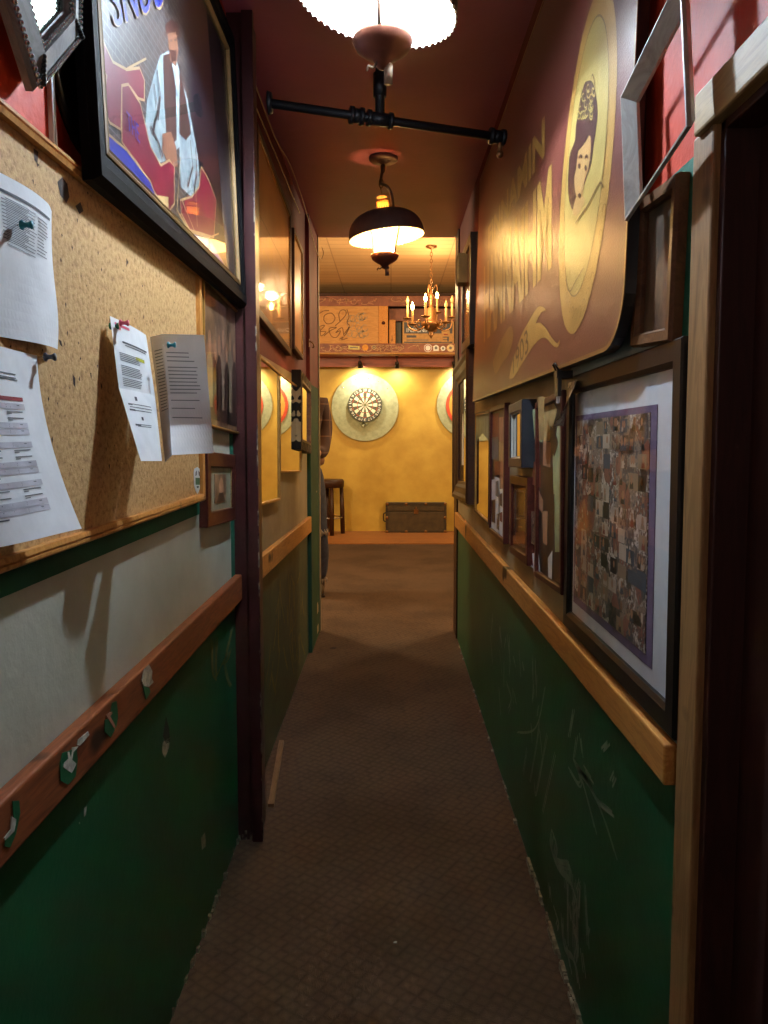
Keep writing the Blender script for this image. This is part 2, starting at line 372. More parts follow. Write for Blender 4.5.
def curve_pts(ctrl, n=6):
    """Catmull-Rom through control points"""
    P = [Vector(p) for p in ctrl]; P = [P[0]] + P + [P[-1]]; out = []
    for i in range(1, len(P) - 2):
        for k in range(n):
            t = k / n; a, b, c, d = P[i - 1], P[i], P[i + 1], P[i + 2]
            out.append(0.5 * ((2 * b) + (c - a) * t + (2 * a - 5 * b + 4 * c - d) * t * t + (3 * b - a - 3 * c + d) * t ** 3))
    out.append(P[-2]); return out

# ================================================================== SETTING
XL, XR, ZC, YE, YB = -0.50, 0.43, 2.60, 5.08, 10.30
YN = -1.6
# floor
b = MB(); b.box((-2.8, YN - .1, -0.1), (2.8, YB + .1, 0), 0); struct(b.build('floor', M['carpet']))
# ceiling of the corridor (its far edge is the end of the low slab)
b = MB(); b.box((-1.0, YN - .1, ZC), (1.0, 5.12, ZC + .12), 0); struct(b.build('ceiling', M['ceil']))
b = MB(); b.box((-2.8, 5.0, 3.17), (2.8, YB + .1, 3.27), 0); struct(b.build('ceiling_room', M['tile']))
# left wall with its painted zones and scratches
def zone(b, x0, x1, y0, y1, z0, z1, m): b.box((x0, y0, z0), (x1, y1, z1), m)
b = MB()
ZM = 1.745
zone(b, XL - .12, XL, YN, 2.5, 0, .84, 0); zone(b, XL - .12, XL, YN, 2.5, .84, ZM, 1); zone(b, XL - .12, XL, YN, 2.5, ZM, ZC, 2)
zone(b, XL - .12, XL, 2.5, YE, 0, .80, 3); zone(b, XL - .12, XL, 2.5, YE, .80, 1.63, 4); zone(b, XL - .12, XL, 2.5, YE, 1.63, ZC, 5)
# green borders round the pale panel
b.box((XL, YN, (on(0, XL, 5, 607).z + on(0, XL, 200, 508).z) / 2), (XL + .002, on(0, XL, 202, 505).y, 1.20), 6); b.box((XL, 2.385, .87), (XL + .002, 2.44, 1.74), 6)
# scratches
def scr(b, side, val, px, width, m):
    width *= 1.5 if side == 'L' else 1.0
    X = wmat(side, (val, 0, 0)); loc = [X.inverted() @ on(0, val, *p) for p in px]
    q = random.Random(int(px[0][0] * 7 + px[0][1]))
    for k in range(3):
        du, dz = (k - 1) * width * 1.3 + q.uniform(-.002, .002), q.uniform(-.006, .006)
        pts = curve_pts([(p.x + du + q.uniform(-.002, .002), p.y + dz, 0) for p in loc], 4)
        b.stroke(pts[k % 2:len(pts) - (k % 2)] if len(pts) > 4 else pts, width * .95, m, X)
for st in [[(212, 640), (213, 672), (216, 679)], [(217, 640), (216, 676), (222, 665), (228, 655)], [(229, 640), (225, 662), (228, 680), (231, 686)], [(222, 664), (227, 662), (231, 650)], [(232, 630), (229, 645), (225, 660)]]:
    scr(b, 'L', XL + .0015, st, .004, 7)
rs = random.Random(3)
for k in range(34):
    x = rs.uniform(270, 304); t = (x - 268) / 40; y0 = rs.uniform(585 - 25 * t, 690 - 70 * t); dy = rs.uniform(12, 50) * (1 - .4 * t); dx = rs.uniform(-5, 5)
    scr(b, 'L', XL + .0015, [(x, y0), (x + dx * .4, y0 + dy * .5), (x + dx, y0 + dy)], .004, 7)
# gouge and plaster chips in the green
gh = [(166, 716), (169, 728), (170, 742), (166, 744), (163, 736)]; gp = [(163, 742), (170, 737), (169, 748), (165, 758), (162, 752)]
for pts, m in ((gp, 8), (gh, 9)):
    X = wmat('L', (XL + .0012 + .0006 * (m == 9), 0, 0)); b.poly([X.inverted() @ on(0, XL + .0015, *p) for p in pts], m, X)
for pts in ([(84, 808), (87, 806), (86, 815), (84, 817)], [(79, 822), (80, 822), (80, 824), (79, 824)], [(201, 838), (205, 832), (206, 846), (202, 850)]):
    X = wmat('L', (XL + .0012, 0, 0)); b.poly([X.inverted() @ on(0, XL + .0015, *p) for p in pts], 8, X)
struct(b.build('wall_left', [M['green'], M['pale'], M['red'], M['green_old'], M['khaki'], M['maroon'], M['teal'], M['chalk2'], M['plaster'], M['hole']]))
# right wall
yc0, yc1 = on(0, .42, 713, 150).y, 1.103
b = MB()
x1 = XR + .12
for (y0, y1) in ((yc0, YE),):
    zone(b, XR, x1, y0, y1, 0, .83, 0); zone(b, XR, x1, y0, 1.85, .83, 1.72, 1); zone(b, XR, x1, 1.85, y1, .83, 1.72, 3); zone(b, XR, x1, y0, 1.34, 1.72, ZC, 2); zone(b, XR, x1, 1.34, y1, 1.72, ZC, 6)
zone(b, XR, x1, YN, yc0, 1.80, ZC, 2); zone(b, XR, x1, YN, .08, 0, 1.80, 0)
b.box((XR - .002, 1.09, .88), (XR, 1.22, 1.72), 4)
def chalk(px, width, m=5): scr(b, 'R', XR - .0015, px, width, m)
S = lambda x, y: (480 + x / 3.2, 680 + y / 3.2)
for st in [[S(300, 255), S(330, 330), S(355, 420), S(370, 480)], [S(285, 288), S(312, 335), S(322, 330), S(316, 300), S(345, 335), S(375, 390), S(425, 432)], [S(300, 255), S(350, 330), S(400, 450), S(435, 560)], [S(310, 180), S(300, 250)], [S(285, 180), S(300, 90)], [S(320, 180), S(328, 245)], [S(392, 218), S(412, 195)], [S(360, 320), S(335, 280)], [S(420, 330), S(432, 300)]]:
    chalk(st, .006)
for st in [[S(232, 490), S(228, 540), S(250, 600), S(285, 640), S(305, 700), S(298, 735)], [S(232, 490), S(245, 530), S(240, 575), S(262, 590), S(288, 600), S(290, 660)], [S(238, 730), S(250, 770), S(245, 790)], [S(262, 760), S(270, 860), S(300, 900), S(315, 985)], [S(300, 780), S(312, 850), S(305, 900)], [S(275, 840), S(290, 930)], [S(325, 860), S(335, 940)], [S(222, 650), S(226, 700)]]:
    chalk(st, .008)
for st in [[S(120, 165), S(165, 160), S(190, 120), S(208, 20)], [S(60, 20), S(66, 110)], [S(85, 10), S(100, 60), S(90, 100)], [S(190, 160), S(160, 330)], [S(215, 170), S(180, 360), S(175, 320)], [S(240, 240), S(200, 430)], [S(150, 225), S(138, 300)]]:
    chalk(st, .004)
for k in range(26):
    x = rs.uniform(490, 545); y = rs.uniform(0, 1); y0 = 560 + (x - 460) * (1.3 + 1.2 * y); chalk([(x, y0), (x + rs.uniform(-3, 3), y0 + rs.uniform(8, 30))], .0035)
for k in range(10):
    x = rs.uniform(566, 590); y0 = 905 - (575 - x) * 2; chalk([(x, 850 + rs.uniform(0, 90)), (x + rs.uniform(-3, 5), 880 + rs.uniform(0, 110))], .005)
struct(b.build('wall_right', [M['green'], M['ice'], M['red'], M['khaki'], M['teal'], M['chalk'], M['maroon']]))
# room walls
b = MB()
b.box((-2.8, YB, 0), (2.8, YB + .1, 3.2), 0); struct(b.build('wall_back', M['yellow']))
b = MB(); b.box((-2.9, 5.0, 0), (-2.8, YB + .1, 3.2), 0); struct(b.build('wall_room_left', M['yellow']))
b = MB(); b.box((2.8, 5.0, 0), (2.9, YB + .1, 3.2), 0); struct(b.build('wall_room_right', M['yellow']))
b = MB(); b.box((-2.9, 4.96, 0), (XL - .12, 5.06, 3.2), 0); b.box((XR + .12, 4.96, 0), (2.9, 5.06, 3.2), 0); b.box((XL - .12, 5.02, ZC + .12), (XR + .12, 5.12, 3.2), 0)
struct(b.build('wall_front', M['khaki']))
b = MB(); b.box((-1.0, YN - .1, 0), (1.0, YN, ZC), 0); struct(b.build('wall_rear', M['maroon']))
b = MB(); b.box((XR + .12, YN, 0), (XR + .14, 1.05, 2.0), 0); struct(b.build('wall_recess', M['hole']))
# boards under the back wall
b = MB()
for k in range(3): b.box((-2.8, 9.15 + k * .385, 0), (2.8, 9.15 + (k + 1) * .385 - .004, .012), 0)
struct(b.build('trim_1', wood('worn_floor_boards', (150, 98, 52), (112, 70, 36), (2, 14, 14), 2, 0.5)))
# left pilaster beside the cork board
b = MB(); b.box((XL, 2.43, 0), (-.432, 2.56, ZC), 0); b.box((-.452, 2.415, 0), (-.418, 2.435, ZC), 0)
rs2 = random.Random(5)
for k in range(34):
    z = rs2.uniform(0.02, 1.3) if k < 26 else rs2.uniform(1.3, 2.2); h = rs2.uniform(.006, .05)
    b.box((-.4215, 2.4145, z), (-.4172, 2.4205, z + h), 1)
for k in range(8):
    x = XL + rs2.uniform(0, .06); b.box((x, 2.4285, 0), (x + rs2.uniform(.004, .014), 2.4305, rs2.uniform(.01, .05)), 1)
struct(b.build('trim_2', [M['postm'], M['chip']], bevel=.003))
# jamb at the end of the left wall
b = MB(); b.box((XL - .05, 4.58, 1.62), (XL + .022, YE + .03, ZC), 0); b.box((XL - .05, 4.58, 0), (XL + .022, YE + .03, 1.62), 1); b.box((XL + .018, YE - .005, 0), (XL + .03, YE + .032, ZC), 2)
for z, h in ((.03, .05), (.16, .05), (.2, .03), (.95, .01)): b.box((XL + .02, 4.9, z), (XL + .0235, 4.93 + h, z + h), 2)
struct(b.build('trim_3', [M['maroon'], paint('dark_green_jamb_paint', (46, 78, 56), (36, 64, 46), 5, .7, .2, 45, spec=.15), M['khaki']], bevel=.003))
# jamb at the end of the right wall
b = MB(); b.box((XR - .01, 4.9, 0), (XR + .1, YE + .03, ZC), 0); struct(b.build('trim_4', M['brown'], bevel=.003))
# chair rails
def railmesh(name, side, y0, z0a, z1a, y1, z0b, z1b, d, mat, wallx, extra=None):
    b = MB(); s = 1 if side == 'L' else -1; xa = wallx; xb = wallx + s * d
    vs = []
    for y, z0, z1 in ((y0, z0a, z1a), (y1, z0b, z1b)): vs += [(xa, y, z0), (xb, y, z0), (xb, y, z1), (xa, y, z1)]
    b.add(vs, [(0, 1, 2, 3), (7, 6, 5, 4), (0, 4, 5, 1), (1, 5, 6, 2), (2, 6, 7, 3), (3, 7, 4, 0)])
    o = b.build(name, mat, bevel=.004); struct(o); return o
railmesh('trim_5', 'L', YN, .80, .875, 2.43, .797, .88, .024, M['rail_l'], XL)
railmesh('trim_6', 'L', 2.56, .797, .88, 4.58, .739, .832, .024, M['pine'], XL)
railmesh('trim_7', 'R', 1.116, .802, .866, 4.9, .734, .826, .022, M['pine'], XR)
# doorway on the right: casing, header, dark recess and door
yh, zh0, zh1 = on(0, .412, 694, 100).y, on(0, .412, 694, 137).z, on(0, .412, 694, 96).z
b = MB(); b.box((.42, yc0, 0), (XR + .01, yc1, zh0 + .005), 0); struct(b.build('trim_8', M['casing'], bevel=.004))
b = MB(); b.box((.412, YN + .3, zh0), (XR + .01, yh, zh1), 0); struct(b.build('trim_9', M['header'], bevel=.004))
b = MB(); b.box((XR + .0, yc0 - .015, 0), (XR + .12, yc0 + .002, 1.745), 0); b.box((XR + .045, .93, 0), (XR + .12, yc0 - .01, 1.72), 0); b.box((XR, .06, 1.72), (XR + .12, yc0, zh0 + .02), 0)
struct(b.build('trim_10', M['darkdoor'], bevel=.002))
b = MB(); b.box((XR + .075, .09, .02), (XR + .115, .93, 1.715), 0)
for z0, z1 in ((.15, .8), (.9, 1.6)): b.frame([(.2, z0), (.82, z0), (.82, z1), (.2, z1)], [(0, 0), (0, .012), (.02, .012), (.03, 0)], 0, Matrix(((0, 0, -1, XR + .076), (1, 0, 0, 0), (0, 1, 0, 0), (0, 0, 0, 1))))
d1 = b.build('door_1', M['darkdoor']); struct(d1)
b = MB(); b.lathe([(.0, .05), (.022, .045), (.028, .03), (.02, .015), (.01, .01), (.01, 0)], 20, 0, Matrix.Translation((XR + .076, .2, .95)) @ Matrix.Rotation(-math.pi / 2, 4, 'Y')); b.build('door_handle', M['brass'], d1)
# crumbled plaster along the foot of the right wall
b = MB(); r4 = random.Random(11)
for k in range(105):
    y = r4.uniform(1.0, 2.25) if k < 88 else r4.uniform(2.2, 4.8); w = r4.uniform(.006, .03) * (1 if k < 88 else .7); h = r4.uniform(.004, .020) * (1 if k < 88 else .6)
    b.box((XR - r4.uniform(.003, .012), y, 0), (XR + .001, y + w * 1.6, h), 0)
for k in range(40):
    y = r4.uniform(1.2, 2.43); w = r4.uniform(.004, .02); b.box((XL - .001, y, 0), (XL + r4.uniform(.002, .008), y + w, r4.uniform(.003, .02)), 0)
o = b.build('paint_chips', paint('crumbled_plaster', (150, 146, 130), (104, 100, 88), 60, .9, .4, 90)); tag(o, 'crumbled pale paint chips along the foot of the corridor walls', 'debris', kind='stuff')
# ================================================================== HANGINGS
def hang(name, label, cat, side, val, corners, bw, mat, depth=None, prof=None, group=None, bevel=.0015, mw=None, size=None):
    if mw is None: mw, W, Hh = fit(side, val, *corners)
    else: W, Hh = size
    wall = {'L': XL, 'R': XR, 'B': YB}[side]
    d = depth if depth is not None else abs(val - wall) - .001
    r = thing(name, label, cat, mat=mw, group=group)
    pr = prof(bw, d) if prof else [(0, -d), (0, -.002), (.002, 0), (bw - .002, 0), (bw, -.003), (bw, -d)]
    b = MB(); b.frame(rect(W, Hh), pr); b.build('frame', mat, r)
    return r, mw, W, Hh, d
def step_prof(bw, d): return [(0, -d), (0, -.006), (.004, 0), (bw * .35, 0), (bw * .45, -.006), (bw * .7, -.006), (bw * .8, -.012), (bw, -.014), (bw, -d)]
def inner(r, name, mat, W, Hh, w, t=.002, bw=0):
    if mat is M['pane']:
        b = MB(); b.poly([(-W / 2, -Hh / 2, w), (W / 2, -Hh / 2, w), (W / 2, Hh / 2, w), (-W / 2, Hh / 2, w)]); return b.build(name, mat, r)
    b = MB(); b.box((-W / 2, -Hh / 2, w - t), (W / 2, Hh / 2, w)); return b.build(name, mat, r)

# ---- cork board
CXV = -.472
r, mw, W, Hh, d = hang('cork_board', 'long cork notice board in a thin pine frame with pages pinned to it', 'notice board', 'L', CXV, None, .018, M['pine'],
    mw=wmat('L', (CXV, (YN * 0 + .55 + 1.955) / 2, 1.448)), size=(1.405, .578), prof=lambda bw, d: [(0, -d), (0, -.003), (.003, 0), (.007, 0), (.008, -.003), (.010, -.003), (.011, 0), (bw, -.002), (bw, -d)])
b = MB(); b.box((-W / 2 + .01, -Hh / 2 + .01, -.022), (W / 2 - .01, Hh / 2 - .01, -.012), 0)
for pts in [[(57, 182), (62, 177), (67, 184), (69, 197), (66, 203), (60, 195)], [(75, 206), (80, 202), (83, 211), (79, 214)], [(33, 148), (38, 152), (37, 164), (34, 160)], [(36, 162), (39, 165), (37, 167)], [(58, 339), (61, 341), (62, 347), (60, 345)], [(126, 258), (128, 262), (126, 267)], [(72, 374), (75, 378), (75, 388), (73, 384)]]:
    b.poly([loc_px(mw, 'L', CXV - .012, p, -.0114) for p in pts], 1)
rc = random.Random(2)
for k in range(90):
    x = rc.uniform(20, 195); y = rc.uniform(180, 470); q = loc_px(mw, 'L', CXV - .012, (x, y), -.0115)
    if abs(q[1]) < Hh / 2 - .02 and abs(q[0]) < W / 2 - .02:
        a = rc.uniform(.0012, .003); b.poly([(q[0] - a, q[1], q[2]), (q[0], q[1] - a * rc.uniform(1, 3), q[2]), (q[0] + a, q[1], q[2]), (q[0], q[1] + a * rc.uniform(.5, 2), q[2])], 1)
b.build('cork_panel', [M['cork'], paint('torn_cork', (74, 50, 34), (40, 28, 20), 60, .95, 0)], r)
CORK = CXV - .012

# ---- pinned pages: bent sheets defined on a grid of (u, v) -> world
def sheet(name, label, cat, P, nu, nv, marks, mats, group=None):
    """P(s,t) gives the world point of the sheet, s across 0..1, t down 0..1; marks = [(s0,t0,s1,t1,mat)]"""
    b = MB(); o = P(.5, .5); th = .0004
    us = sorted(set([i / nu for i in range(nu + 1)])); vs_ = [j / nv for j in range(nv + 1)]
    def nrm(s, t):
        e = .01; a = P(min(s + e, 1), t) - P(max(s - e, 0), t); c = P(s, min(t + e, 1)) - P(s, max(t - e, 0)); n = c.cross(a); n.normalize(); return n
    vs = []
    for t in vs_:
        for s in us: vs.append(P(s, t) - o)
    n = len(us); nb = len(vs)
    for t in vs_:
        for s in us: vs.append(P(s, t) - o + nrm(s, t) * -th)
    fs = []
    for j in range(len(vs_) - 1):
        for i in range(n - 1):
            a = j * n + i; fs.append((a, a + 1, a + n + 1, a + n)); fs.append((nb + a, nb + a + n, nb + a + n + 1, nb + a + 1))
    m = len(vs_)
    for i in range(n - 1): fs.append((i, nb + i, nb + i + 1, i + 1)); q = (m - 1) * n + i; fs.append((q, q + 1, nb + q + 1, nb + q))
    for j in range(m - 1): fs.append((j * n, (j + 1) * n, nb + (j + 1) * n, nb + j * n)); q = j * n + n - 1; fs.append((q, nb + q, nb + q + n, q + n))
    b.add(vs, fs, 0)
    for mk in marks:
        s0, t0, s1, t1, mt = mk
        k = max(2, int(abs(s1 - s0) * 14) + 1); k2 = max(2, int(abs(t1 - t0) * 14) + 1)
        pts = []
        for i in range(k):
            for j in range(k2):
                s = s0 + (s1 - s0) * i / (k - 1); t = t0 + (t1 - t0) * j / (k2 - 1); pts.append(P(s, t) - o + nrm(s, t) * .0007)
        b.add(pts, [(i * k2 + j, i * k2 + j + 1, (i + 1) * k2 + j + 1, (i + 1) * k2 + j) for i in range(k - 1) for j in range(k2 - 1)], mt)
    ob = b.build(name, mats, None); ob.location = o; tag(ob, label, cat, group); return ob
PM = [M['white'], M['ink'], M['inkd'], M['cellgrey'], M['redink'], M['yel'], M['pink']]
def lines(s0, s1, t0, dt, n, mat=1, h=.006, ragged=.25, seed=1):
    q = random.Random(seed); return [(s0, t0 + dt * k, s1 - (s1 - s0) * (q.random() * ragged), t0 + dt * k + h, mat) for k in range(n)]
# upper list page: right edge at px 55, y 207-349 ; left edge out of frame
A = on(0, CORK + .012, 55, 207); B_ = on(0, CORK + .008, 55, 349)
hgt = A.z - B_.z; wid = hgt * .773
def P1(s, t):
    y = A.y - wid * (1 - s); z = A.z - hgt * t + (-.006 * max(0, s - .93) / .07 if t < .05 else 0)
    x = CORK + .006 + .008 * abs(math.sin(s * 3.0)) * (1 - .4 * t) + .006 * math.sin(t * 5 + s * 4) * t
    return Vector((x, y, z))
mk = [(.04, .095, .93, .113, 2)] + lines(.05, .46, .15, .0215, 12, 1, .006, .2, 3) + lines(.62, .88, .15, .0215, 12, 1, .006, .5, 4) + lines(.1, .6, .14, .0215, 14, 1, .005, .1, 5)
sheet('notice_page', 'typed list page under a grey bar, pinned above the red-barred schedule', 'paper', P1, 20, 16, mk, PM, 'pages pinned to the cork board')
# lower schedule page, bottom corner curling out over the frame
C0 = on(0, CORK + .010, 40, 357); D0 = on(0, -.440, 74, 532)
h2 = C0.z - on(0, CORK + .068, 75, 533).z; w2 = .226
def P2(s, t):
    x = CORK + .010 + .058 * (t ** 1.7) * (.35 + .65 * s) + .004 * math.sin(s * 5)
    y = C0.y - w2 * (1 - s) * (1 - .02 * t) - .012 * t * s
    z = C0.z + .002 - h2 * t + .010 * t * (1 - s) * 0
    return Vector((x, y, z))
mk = lines(.06, .75, .13, .02, 2, 1, .006, .1, 2) + [(.06, .16, .70, .166, 1), (.06, .225, .2, .231, 1), (.06, .255, .74, .276, 4)]
t = .29
for blk in (5, 5, 5):
    for k in range(blk):
        if k in (0, 3, 4): mk.append((.06, t, .745, t + .031, 3))
        mk += [(.08, t + .007, .18, t + .013, 1), (.26, t + .007, .36, t + .013, 1), (.50, t + .007, .71, t + .013, 1), (.50, t + .018, .56, t + .023, 1)]
        t += .034
    mk.append((.06, t + .008, .30, t + .015, 2)); t += .034
# marks overlapping a grey row must lie above it: the grey rows first
mk = [m for m in mk if m[4] == 3] + [m for m in mk if m[4] != 3]
def P2b(s, t): return P2(s, t)
sheet('notice_page', 'printed schedule page with a red heading bar, hanging over the board edge', 'paper', P2, 18, 20, mk, PM, 'pages pinned to the cork board')
# folded letter with a yellow highlighted date: narrow face towards the camera, creased across
def interp_quad(c, s, t):
    tl, tr, br, bl = c; return (tl * (1 - s) + tr * s) * (1 - t) + (bl * (1 - s) + br * s) * t
xa = CORK
K = {  # left edge and right edge stations going down: (px, py, X)
 'l': [on(0, xa + .012, 110, 316), on(0, xa + .03, 119, 388), on(0, xa + .075, 141, 461)],
 'm': [on(0, xa + .022, 146, 335), on(0, xa + .045, 155, 396), on(0, xa + .085, 162, 461)]}
def lerp3(L, t):
    return L[0].lerp(L[1], t / .5) if t < .5 else L[1].lerp(L[2], (t - .5) / .5)
def P3(s, t): return lerp3(K['l'], t).lerp(lerp3(K['m'], t), s) + Vector((.004 * math.sin(s * math.pi), 0, 0))
mk = [(.2, .15, .9, .163, 2), (.25, .172, .85, .18, 1), (.5, .235, .76, .262, 5)] + lines(.1, .62, .24, .013, 5, 1, .005, .1, 1) + lines(.1, .62, .33, .013, 6, 1, .005, .1, 2) + lines(.1, .62, .42, .013, 5, 1, .005, .3, 3) + [(.08, .03, .42, .05, 6), (.15, .05, .2, .075, 6), (.3, .545, .36, .575, 2)] + lines(.12, .8, .6, .022, 3, 1, .006, .2, 4) + [(.1, .6, .2, .612, 2), (.1, .64, .24, .652, 2), (.36, .69, .42, .715, 2), (.14, .745, .3, .757, 2)] + lines(.2, .72, .745, .013, 2, 1, .005, .2, 5)
sheet('notice_page', 'narrow folded letter with a yellow highlighted line and a pink scrawl', 'paper', P3, 8, 24, mk, PM, 'pages pinned to the cork board')
# the second letter: a lit folded strip, then the wide grey side swinging out to the right
K2 = {'a': [on(0, xa + .012, 150, 337), on(0, xa + .03, 158, 398), on(0, xa + .075, 165, 462)],
      'b': [on(0, xa + .04, 162, 334), on(0, xa + .06, 168, 395), on(0, xa + .10, 172, 455)],
      'c': [on(0, xa + .135, 204, 335), on(0, xa + .142, 209, 395), on(0, xa + .150, 214, 453)]}
def P4(s, t):
    if s < .25: return lerp3(K2['a'], t).lerp(lerp3(K2['b'], t), s / .25)
    return lerp3(K2['b'], t).lerp(lerp3(K2['c'], t), (s - .25) / .75)
mk = lines(.06, .235, .12, .026, 20, 1, .008, .1, 1)
mk += lines(.30, .80, .15, .034, 3, 1, .008, .2, 2) + lines(.30, .86, .27, .030, 8, 1, .008, .15, 3) + lines(.30, .84, .545, .05, 1, 1, .008) + lines(.30, .74, .615, .05, 1, 1, .008) + lines(.30, .86, .695, .05, 1, 1, .008)
sheet('notice_page', 'wide folded letter swinging out from the cork board over the frame edge', 'paper', P4, 20, 16, mk, [M['paperback']] + PM[1:], 'pages pinned to the cork board')
# pushpins
def pushpin(px, X, mat, label, lean=(0, 0)):
    p = on(0, X, *px); r = thing('pushpin', label, 'pushpin', mat=Matrix.Translation(p) @ Matrix.Rotation(math.pi / 2 + lean[0], 4, 'Y') @ Matrix.Rotation(lean[1], 4, 'X'), group='pushpins in the cork board')
    b = MB(); b.lathe([(0, .005), (.0058, .005), (.0062, .007), (.0036, .009), (.003, .013), (.004, .016), (.0052, .018), (.0052, .0195), (0, .02)], 16); b.build('grip', mat, r)
    b = MB(); b.tube([(0, 0, -.004), (0, 0, .006)], .0006, 6); b.build('needle', M['steel'], r)
pushpin((17, 225), CORK + .014, M['teal_p'], 'teal pushpin through the typed list page')
pushpin((41, 357), CORK + .010, M['grey_p'], 'slate grey pushpin at the corner of the red-barred schedule')
pushpin((107, 326), CORK + .001, M['green_p'], 'green pushpin just off the corner of the narrow folded letter')
pushpin((165, 345), CORK + .064, M['teal_p'], 'teal pushpin through the wide folded letter')
pushpin((117, 323), CORK + .018, M['pink'], 'pink pushpin at the top of the narrow folded letter')
# sticker on the cork
mwS, Ws, Hs = fit('L', CORK + .0015, (194, 467), (201, 467), (201, 494), (194, 494))
b = MB(); o2 = [(-.5, .3), (-.42, .42), (0, .5), (.42, .42), (.5, .3), (.45, -.2), (.2, -.4), (0, -.5), (-.2, -.4), (-.45, -.2)]
sc = lambda pts, k=1, dy=0, w=0: [(x * Ws * k, y * Hs * k + dy * Hs, w) for x, y in pts]
b.prism([(x * Ws, y * Hs) for x, y in o2[::-1]], -.001, 0, 0)
b.poly(sc([(-.3, .3), (-.1, .38), (-.15, .2), (-.32, .15)], 1, 0, .0004), 1); b.poly(sc([(.08, .38), (.3, .3), (.3, .15), (.15, .2)], 1, 0, .0004), 1)
b.poly(sc([(-.33, .1), (.33, .1), (.3, -.16), (-.3, -.16)], 1, 0, .0004), 2); b.poly(sc([(-.18, -.2), (.18, -.2), (.12, -.28), (-.12, -.28)], 1, 0, .0004), 1)
o = b.build('sticker', [M['mat_white'], M['inkd'], plain('emblem_green', (70, 110, 70), .5)]); o.matrix_world = mwS
tag(o, 'white shield sticker with a green emblem low on the cork', 'sticker')

# ---- big poster
PX = -.455
r, mw, W, Hh, d = hang('framed_poster', 'large framed poster of a man in shirt and vest over red banners', 'poster', 'L', PX, None, .062, M['satin'], depth=.027,
    mw=wmat('L', (PX + .012, (1.203 + 2.411) / 2, (1.715 + 2.52) / 2)) @ Matrix.Translation((0, -.4, 0)) @ Matrix.Rotation(math.radians(-1.9), 4, 'X') @ Matrix.Translation((0, .4, 0)), size=(1.208, .805), prof=lambda bw, d: [(0, -d), (0, -.012), (.01, 0), (bw * .5, 0), (bw * .6, -.006), (bw * .85, -.008), (bw, -.014), (bw, -d)])
b = MB(); b.frame(rect(W - .118, Hh - .118), [(0, -.016), (0, -.008), (.004, -.006), (.007, -.008), (.010, -.006), (.013, -.012), (.013, -.016)]); b.build('gold_slip', M['slip'], r)['label'] = 'thin gold inner moulding'
b = MB(); iw, ih = W - .11, Hh - .11; b.box((-iw / 2, -ih / 2, -.026), (iw / 2, ih / 2, -.020), 0)
PQ = PX + .012 - .020
Z = lambda x, y: (x / 3, y / 3)
lay = [0]
def pp(pts, m, outline=None, wd=.005):
    lay[0] += 1; w = -.020 + .00012 * lay[0]
    q = [loc_px(mw, 'L', PQ, Z(*p), w) for p in pts]
    q = [(max(-iw / 2 + .004, min(iw / 2 - .004, a)), max(-ih / 2 + .004, min(ih / 2 - .004, c)), w) for a, c, _ in q]
    b.poly(q, m)
    if outline is not None:
        b.stroke([(a, c, w + .0001) for a, c, _ in q + q[:1]], wd, outline)
# shirt, vest, hand
pp([(500, 165), (525, 150), (545, 170), (580, 300), (612, 480), (615, 560), (590, 590), (560, 560), (556, 440), (520, 480), (492, 490), (468, 455), (456, 380), (462, 300), (480, 230)], 3)
pp([(508, 165), (530, 160), (545, 260), (548, 420), (520, 440), (512, 320)], 4); pp([(556, 200), (575, 300), (590, 400), (575, 420), (555, 400)], 4)
pp([(520, 90), (545, 85), (552, 150), (545, 200), (528, 180)], 5)
pp([(514, 70), (532, 58), (552, 70), (555, 108), (548, 118), (545, 96), (520, 100), (516, 116)], 8); pp([(527, 150), (546, 148), (544, 182), (532, 184)], 8); pp([(528, 118), (534, 117), (534, 124), (528, 125)], 8); pp([(540, 116), (546, 115), (546, 122), (540, 123)], 8)
for cr in ([(478, 250), (490, 330), (476, 400)], [(470, 380), (490, 420), (505, 470)], [(585, 420), (592, 500), (578, 560)], [(600, 440), (604, 520), (596, 580)], [(488, 210), (498, 290), (490, 360)]):
    b.stroke([loc_px(mw, 'L', PQ, Z(*p), -.0175) for p in cr], .006, 4)
pp([(505, 400), (530, 395), (545, 440), (550, 500), (525, 500), (505, 450)], 5)
# banners
pp([(315, 55), (335, 130), (360, 185), (400, 208), (438, 203), (452, 240), (452, 300), (435, 295), (405, 252), (386, 256), (384, 388), (352, 368), (325, 310), (318, 240), (328, 205), (342, 225), (338, 262), (328, 255), (330, 180), (318, 120)], 1, 6)
pp([(386, 256), (405, 252), (440, 310), (470, 440), (500, 495), (525, 480), (540, 500), (540, 610), (525, 632), (490, 590), (440, 500), (386, 425)], 1, 6)
pp([(556, 600), (590, 590), (612, 560), (618, 500), (640, 540), (662, 600), (655, 712), (620, 700), (585, 690), (560, 640)], 1, 6)
pp([(307, 365), (400, 450), (470, 545), (486, 590), (486, 604), (400, 520), (307, 432)], 2, 6)
pp([(545, 625), (585, 695), (640, 712), (690, 800), (600, 730)], 2, 6)
pp([(490, 585), (522, 590), (522, 625), (500, 612)], 7)
# tassel lines and foot lines
for k, (dx, dy) in enumerate(((0, 0), (0, 9), (0, 18))):
    b.stroke([loc_px(mw, 'L', PQ, Z(x + dx, y + dy), -.017) for x, y in ((330, 470), (450, 585), (560, 690), (660, 785))], .0035, 6)
for st in ([(600, 560), (605, 680)], [(555, 470), (545, 640)], [(400, 205), (455, 175)], [(560, 600), (600, 700), (640, 712), (668, 700)]):
    b.stroke([loc_px(mw, 'L', PQ, Z(*p), -.0172) for p in st], .004, 6)
